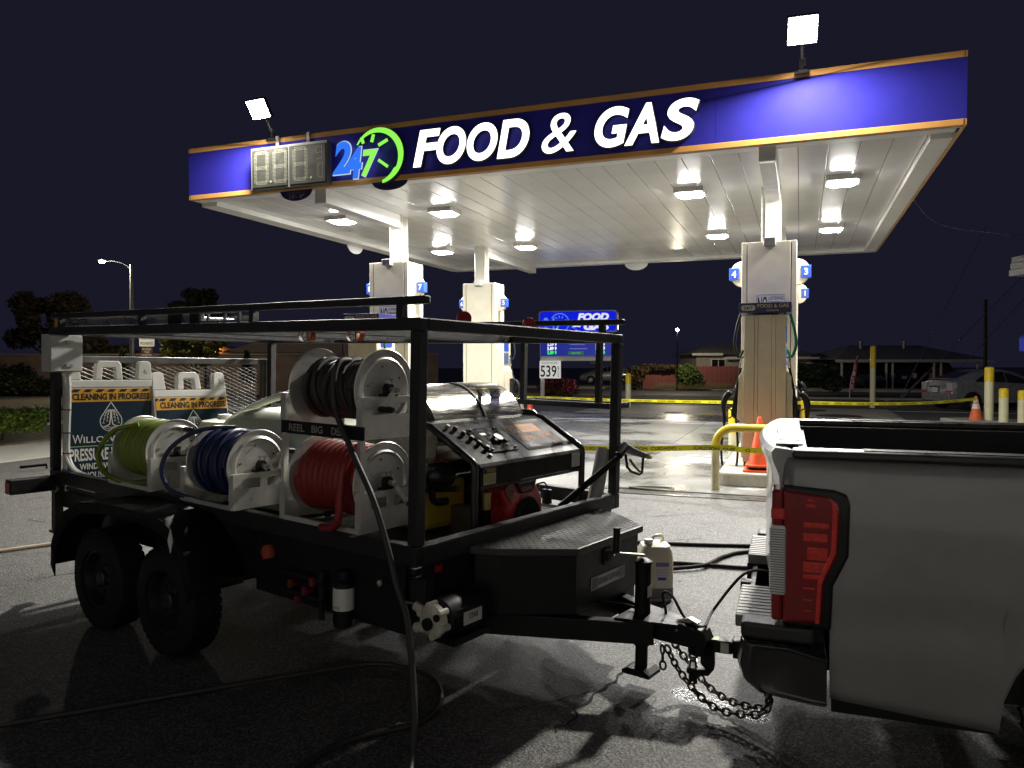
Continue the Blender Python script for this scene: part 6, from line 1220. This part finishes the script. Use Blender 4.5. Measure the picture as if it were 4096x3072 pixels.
for a, b, lab in (((17.2, 33.8, 0), (31.2, 41.6, 9.9), 'bright guy wire with conduit sleeve rising behind the grey car, left one'), ((17.6, 34.6, 0), (23.6, 38.0, 8.6), 'thinnest dark guy wire rising right of the tall lone bollard'), ((19.6, 35.6, 0), (29.5, 41.6, 6.9), 'guy wire with a yellow sleeve behind the grey car, right one')):
    gwt = thing('guy_wire', lab, 'guy wire', FW, a, 'guy wires by the parking bay'); A, B = Vector(a), Vector(b); part('cable', MB().tube([A, B], .014, 6), galv, gwt)
    if 'thinnest' not in lab: part('sleeve', MB().tube([A, A + (B - A).normalized() * 2.3], .05, 8), yellow if 'yellow' in lab else galv, gwt); part('insulator', MB().lathe([(0, 0), (.05, .05), (.05, .25), (0, .3)], A + (B - A).normalized() * 5.2, (B - A), 8), galv, gwt)
up_ = thing('utility_pole', 'dark wooden utility pole at the far right', 'utility pole', FW, (26.4, 42.5, 0)); part('pole', MB().tube([(26.4, 42.5, 0), (26.35, 42.5, 5.2)], [.10, .08], 10), bark, up_, True)
single('overhead_wire', MB().tube(smoothpath([tuple(FC @ Vector((11.75, 6.3, 5.3))), (10.3, 18.6, 5.12), (12.2, 19.3, 4.98), (14.2, 20.1, 5.0)], 8), .012, 6), galv, 'single sagging wire from the canopy corner towards the shop', 'wire', FW, (12, 19, 5), True)
# shop at the right edge
sh_ = thing('shop', 'white shop corner with eave and blue awning at the right picture edge', 'shop', FW, (18, 19, 0))
part('wall', MB().box(14.35, 24, 11, 20.2, 0, 4.3), pm('shop cream wall', (.55, .52, .45), .7), sh_)
for k in range(3): part('eave_board', MB().box(13.16 + k * .03, 24, 10.9, 20.25, 4.0 + k * .17, 4.155 + k * .17), white_pt, sh_, bevel=.006)
aw = part('awning', MB().prism([(13.38, 2.38), (14.34, 2.75), (14.34, 2.38)], 'y', 14, 20.19), pm('blue awning', (.03, .14, .62), .5, var=.05), sh_); part('awning_valance', MB().box(13.40, 13.44, 14, 20.15, 2.02, 2.37), pm('violet blue board', (.04, .05, .55), .4, var=.05), aw)
part('kerb_ramp', MB().box(12.6, 14.3, 18.5, 22.4, 0, .10), m_conc, sh_, bevel=.02)
# ================================================================== CARS
def car(F, label, colr, kind, plate_txt=None, simple=False):
    t = thing('parked_car', label, 'car', F, (0, 0, 0), 'cars parked around the station'); pt = pm('car paint %s' % label[:18], colr, .3, .2, coat=.8, var=.04)
    if kind == 'hatch': S = [(0, .80, .42, .70, .86, .62), (.05, .83, .36, .84, 1.06, .66), (.30, .85, .28, .92, 1.14, .66), (.9, .86, .26, .97, 1.34, .62), (1.5, .86, .26, .96, 1.46, .60), (2.1, .86, .26, .94, 1.47, .60), (2.6, .86, .26, .92, 1.38, .60), (3.1, .86, .26, .90, 1.18, .64), (3.5, .85, .26, .88, .98, .72), (4.1, .80, .28, .72, .80, .70), (4.40, .66, .34, .58, .62, .6)]
    else: S = [(0, .82, .45, .80, .95, .7), (.08, .86, .36, .95, 1.45, .68), (.4, .88, .28, 1.0, 1.68, .66), (1.6, .88, .28, 1.0, 1.70, .66), (2.6, .88, .28, 1.0, 1.62, .66), (3.3, .88, .28, .98, 1.1, .76), (4.3, .82, .3, .85, .92, .74), (4.6, .7, .36, .65, .7, .65)]
    def pts(x, w_, zb_, belt, top, wt): return [(x, -w_ * .96, zb_), (x, -w_, zb_ + .18), (x, -w_, belt - .12), (x, -w_ * .96, belt), (x, -wt, top - .05), (x, -wt * .8, top), (x, wt * .8, top), (x, wt, top - .05), (x, w_ * .96, belt), (x, w_, belt - .12), (x, w_, zb_ + .18), (x, w_ * .96, zb_)]
    st = [pts(*s_) for s_ in S]; loft(st, 'body', pt, t)
    def onside(i, f, side, tt):
        a, b = st[i], st[i + 1]; k0, k1 = (3, 4) if side < 0 else (8, 7)
        lo = Vector(a[k0]).lerp(Vector(b[k0]), f); hi = Vector(a[k1]).lerp(Vector(b[k1]), f); return lo.lerp(hi, tt) + Vector((0, side * .012, .006))
    wins = ((3, .1, 3, .95, .12, .80), (4, .1, 5, .0, .10, .90), (5, .1, 6, .75, .10, .88)) if kind == 'hatch' else ((1, .9, 2, .5, .1, .9), (2, .55, 3, .2, .1, .9), (3, .3, 3, .95, .1, .85))
    for side in (-1, 1):
        for (i0, f0, i1, f1, t0, t1) in wins:
            q = [onside(i0, f0, side, t0), onside(i1, f1, side, t0), onside(i1, f1, side, t1 if i1 < 6 else .6), onside(i0, f0, side, t1 if i0 != 3 or kind != 'hatch' else .35)]; part('side_window', MB().add(q, [(0, 1, 2, 3)]), dark_glass, t, fix=False)
    if kind == 'hatch':
        part('rear_window', MB().add([(.33, -.56, 1.152), (.33, .56, 1.152), (1.0, .48, 1.378), (1.0, -.48, 1.378)], [(0, 1, 2, 3)]), dark_glass, t, fix=False); part('rear_lower_glass', MB().add([(.040, -.55, .90), (.040, .55, .90), (.06, .56, 1.02), (.06, -.56, 1.02)], [(0, 1, 2, 3)]), dark_glass, t, fix=False)
        part('spoiler', MB().box(.10, .34, -.62, .62, 1.105, 1.135), pt, t, bevel=.01)
    else: part('rear_window', MB().add([(.045, -.6, 1.1), (.045, .6, 1.1), (.07, .58, 1.42), (.07, -.58, 1.42)], [(0, 1, 2, 3)]), dark_glass, t, fix=False)
    for s_ in (-1, 1):
        ys = s_ * .70; tl = part('tail_lamp', MB().box(-.03, .22, ys - .13, ys + .13, .70, 1.0), pm('clear tail lens', (.55, .53, .52), .15, coat=1., var=.5, vs=40), t, bevel=.03); part('red_lens', MB().box(-.036, .20, ys - .12, ys + .135, .66, .715), m_len2, tl, bevel=.01)
        part('door_handle', MB().box(1.75, 1.95, s_ * .865 - .01, s_ * .865 + .01, .80, .83), chrome, t); part('mirror', MB().box(2.95, 3.1, s_ * .92 - .09, s_ * .92 + .09, .95, 1.08), pt, t, bevel=.03)
        for x in (.78, 3.48):
            part('wheel_arch', MB().lathe([(0, 0), (.345, 0), (.345, .02), (0, .02)], (x, s_ * .845, .33), (0, s_, 0), 28), print_black, t)
            wheel(t, (x, s_ * .79, .315), .315, .19, (0, 1, 0), pm('alloy bright', (.6, .6, .58), .25, .7), s_, 5)
            sp = MB()
            for k in range(5): g = R(k * 72 + 90); sp.bar((x, s_ * .888, .315), (x + .17 * math.cos(g), s_ * .886, .315 + .17 * math.sin(g)), .055, .012, (0, 1, 0))
            part('wheel_spokes', sp, pm('alloy bright', (.6, .6, .58), .25, .7), t)
    part('bumper', MB().box(-.06, .2, -.80, .80, .30, .62), pt, t, bevel=.06); pl_ = part('number_plate', MB().box(-.075, -.062, -.16, .16, .64, .80), print_white, t)
    if plate_txt: text(plate_txt, plane((-.077, 0, .72), (0, -1, 0), (0, 0, 1)), (-.13, .13, -.04, .04), pm('plate ink', (.05, .05, .2), .5, var=0), pl_)
    part('badge', MB().lathe([(.05, 0), (.06, .006), (.05, .01)], (-.03 if kind != 'hatch' else .03, 0, .87), (-1, 0, 0), 14), chrome, t); part('licence_trim', MB().box(-.068, -.055, -.3, .3, .82, .85), chrome, t)
    return t
car(fz(15.55, 27.90, 6), 'dark grey hatchback parked beyond the bollards', (.22, .22, .225), 'hatch', '5XXT519')
car(fz(22.1, 50.8, -90), 'dark sedan facing out at the left of the carport', (.02, .02, .022), 'hatch')
car(fz(25.2, 49.0, 88), 'black van with its tail towards the street in the carport', (.012, .012, .014), 'van')
car(fz(28.0, 49.6, 90), 'red pickup shaped car at the right of the carport', (.22, .02, .02), 'van')
car(fz(9.9, 62, 175), 'pale pickup parked far beyond the price sign', (.32, .31, .29), 'hatch')

# unseen store building added behind the camera to bounce floodlight back as fill
so = thing('bounce_store', 'long white stucco store added behind the photographer to bounce floodlight, outside the picture', 'building', fz(2, -5.4, -14), (0, 0, 0))
part('wall', MB().box(-13, 13, -8, 0, 0, 6.2), pm('white bounce stucco', (.68, .675, .65), .8, var=.05), so); part('parapet', MB().box(-13.1, 13.1, -8.1, .1, 6.201, 6.6), pm('white bounce stucco', (.68, .675, .65), .8), so)
for x in (-9, -5.5, 5.5, 9): wn_ = part('window', MB().box(x - 1, x + 1, .001, .04, 1.0, 2.6), white_pt, so); part('pane', MB().box(x - .94, x + .94, .041, .045, 1.06, 2.54), dark_glass, wn_)
part('door', MB().box(-.9, .9, .001, .05, .05, 2.3), dark_glass, so)
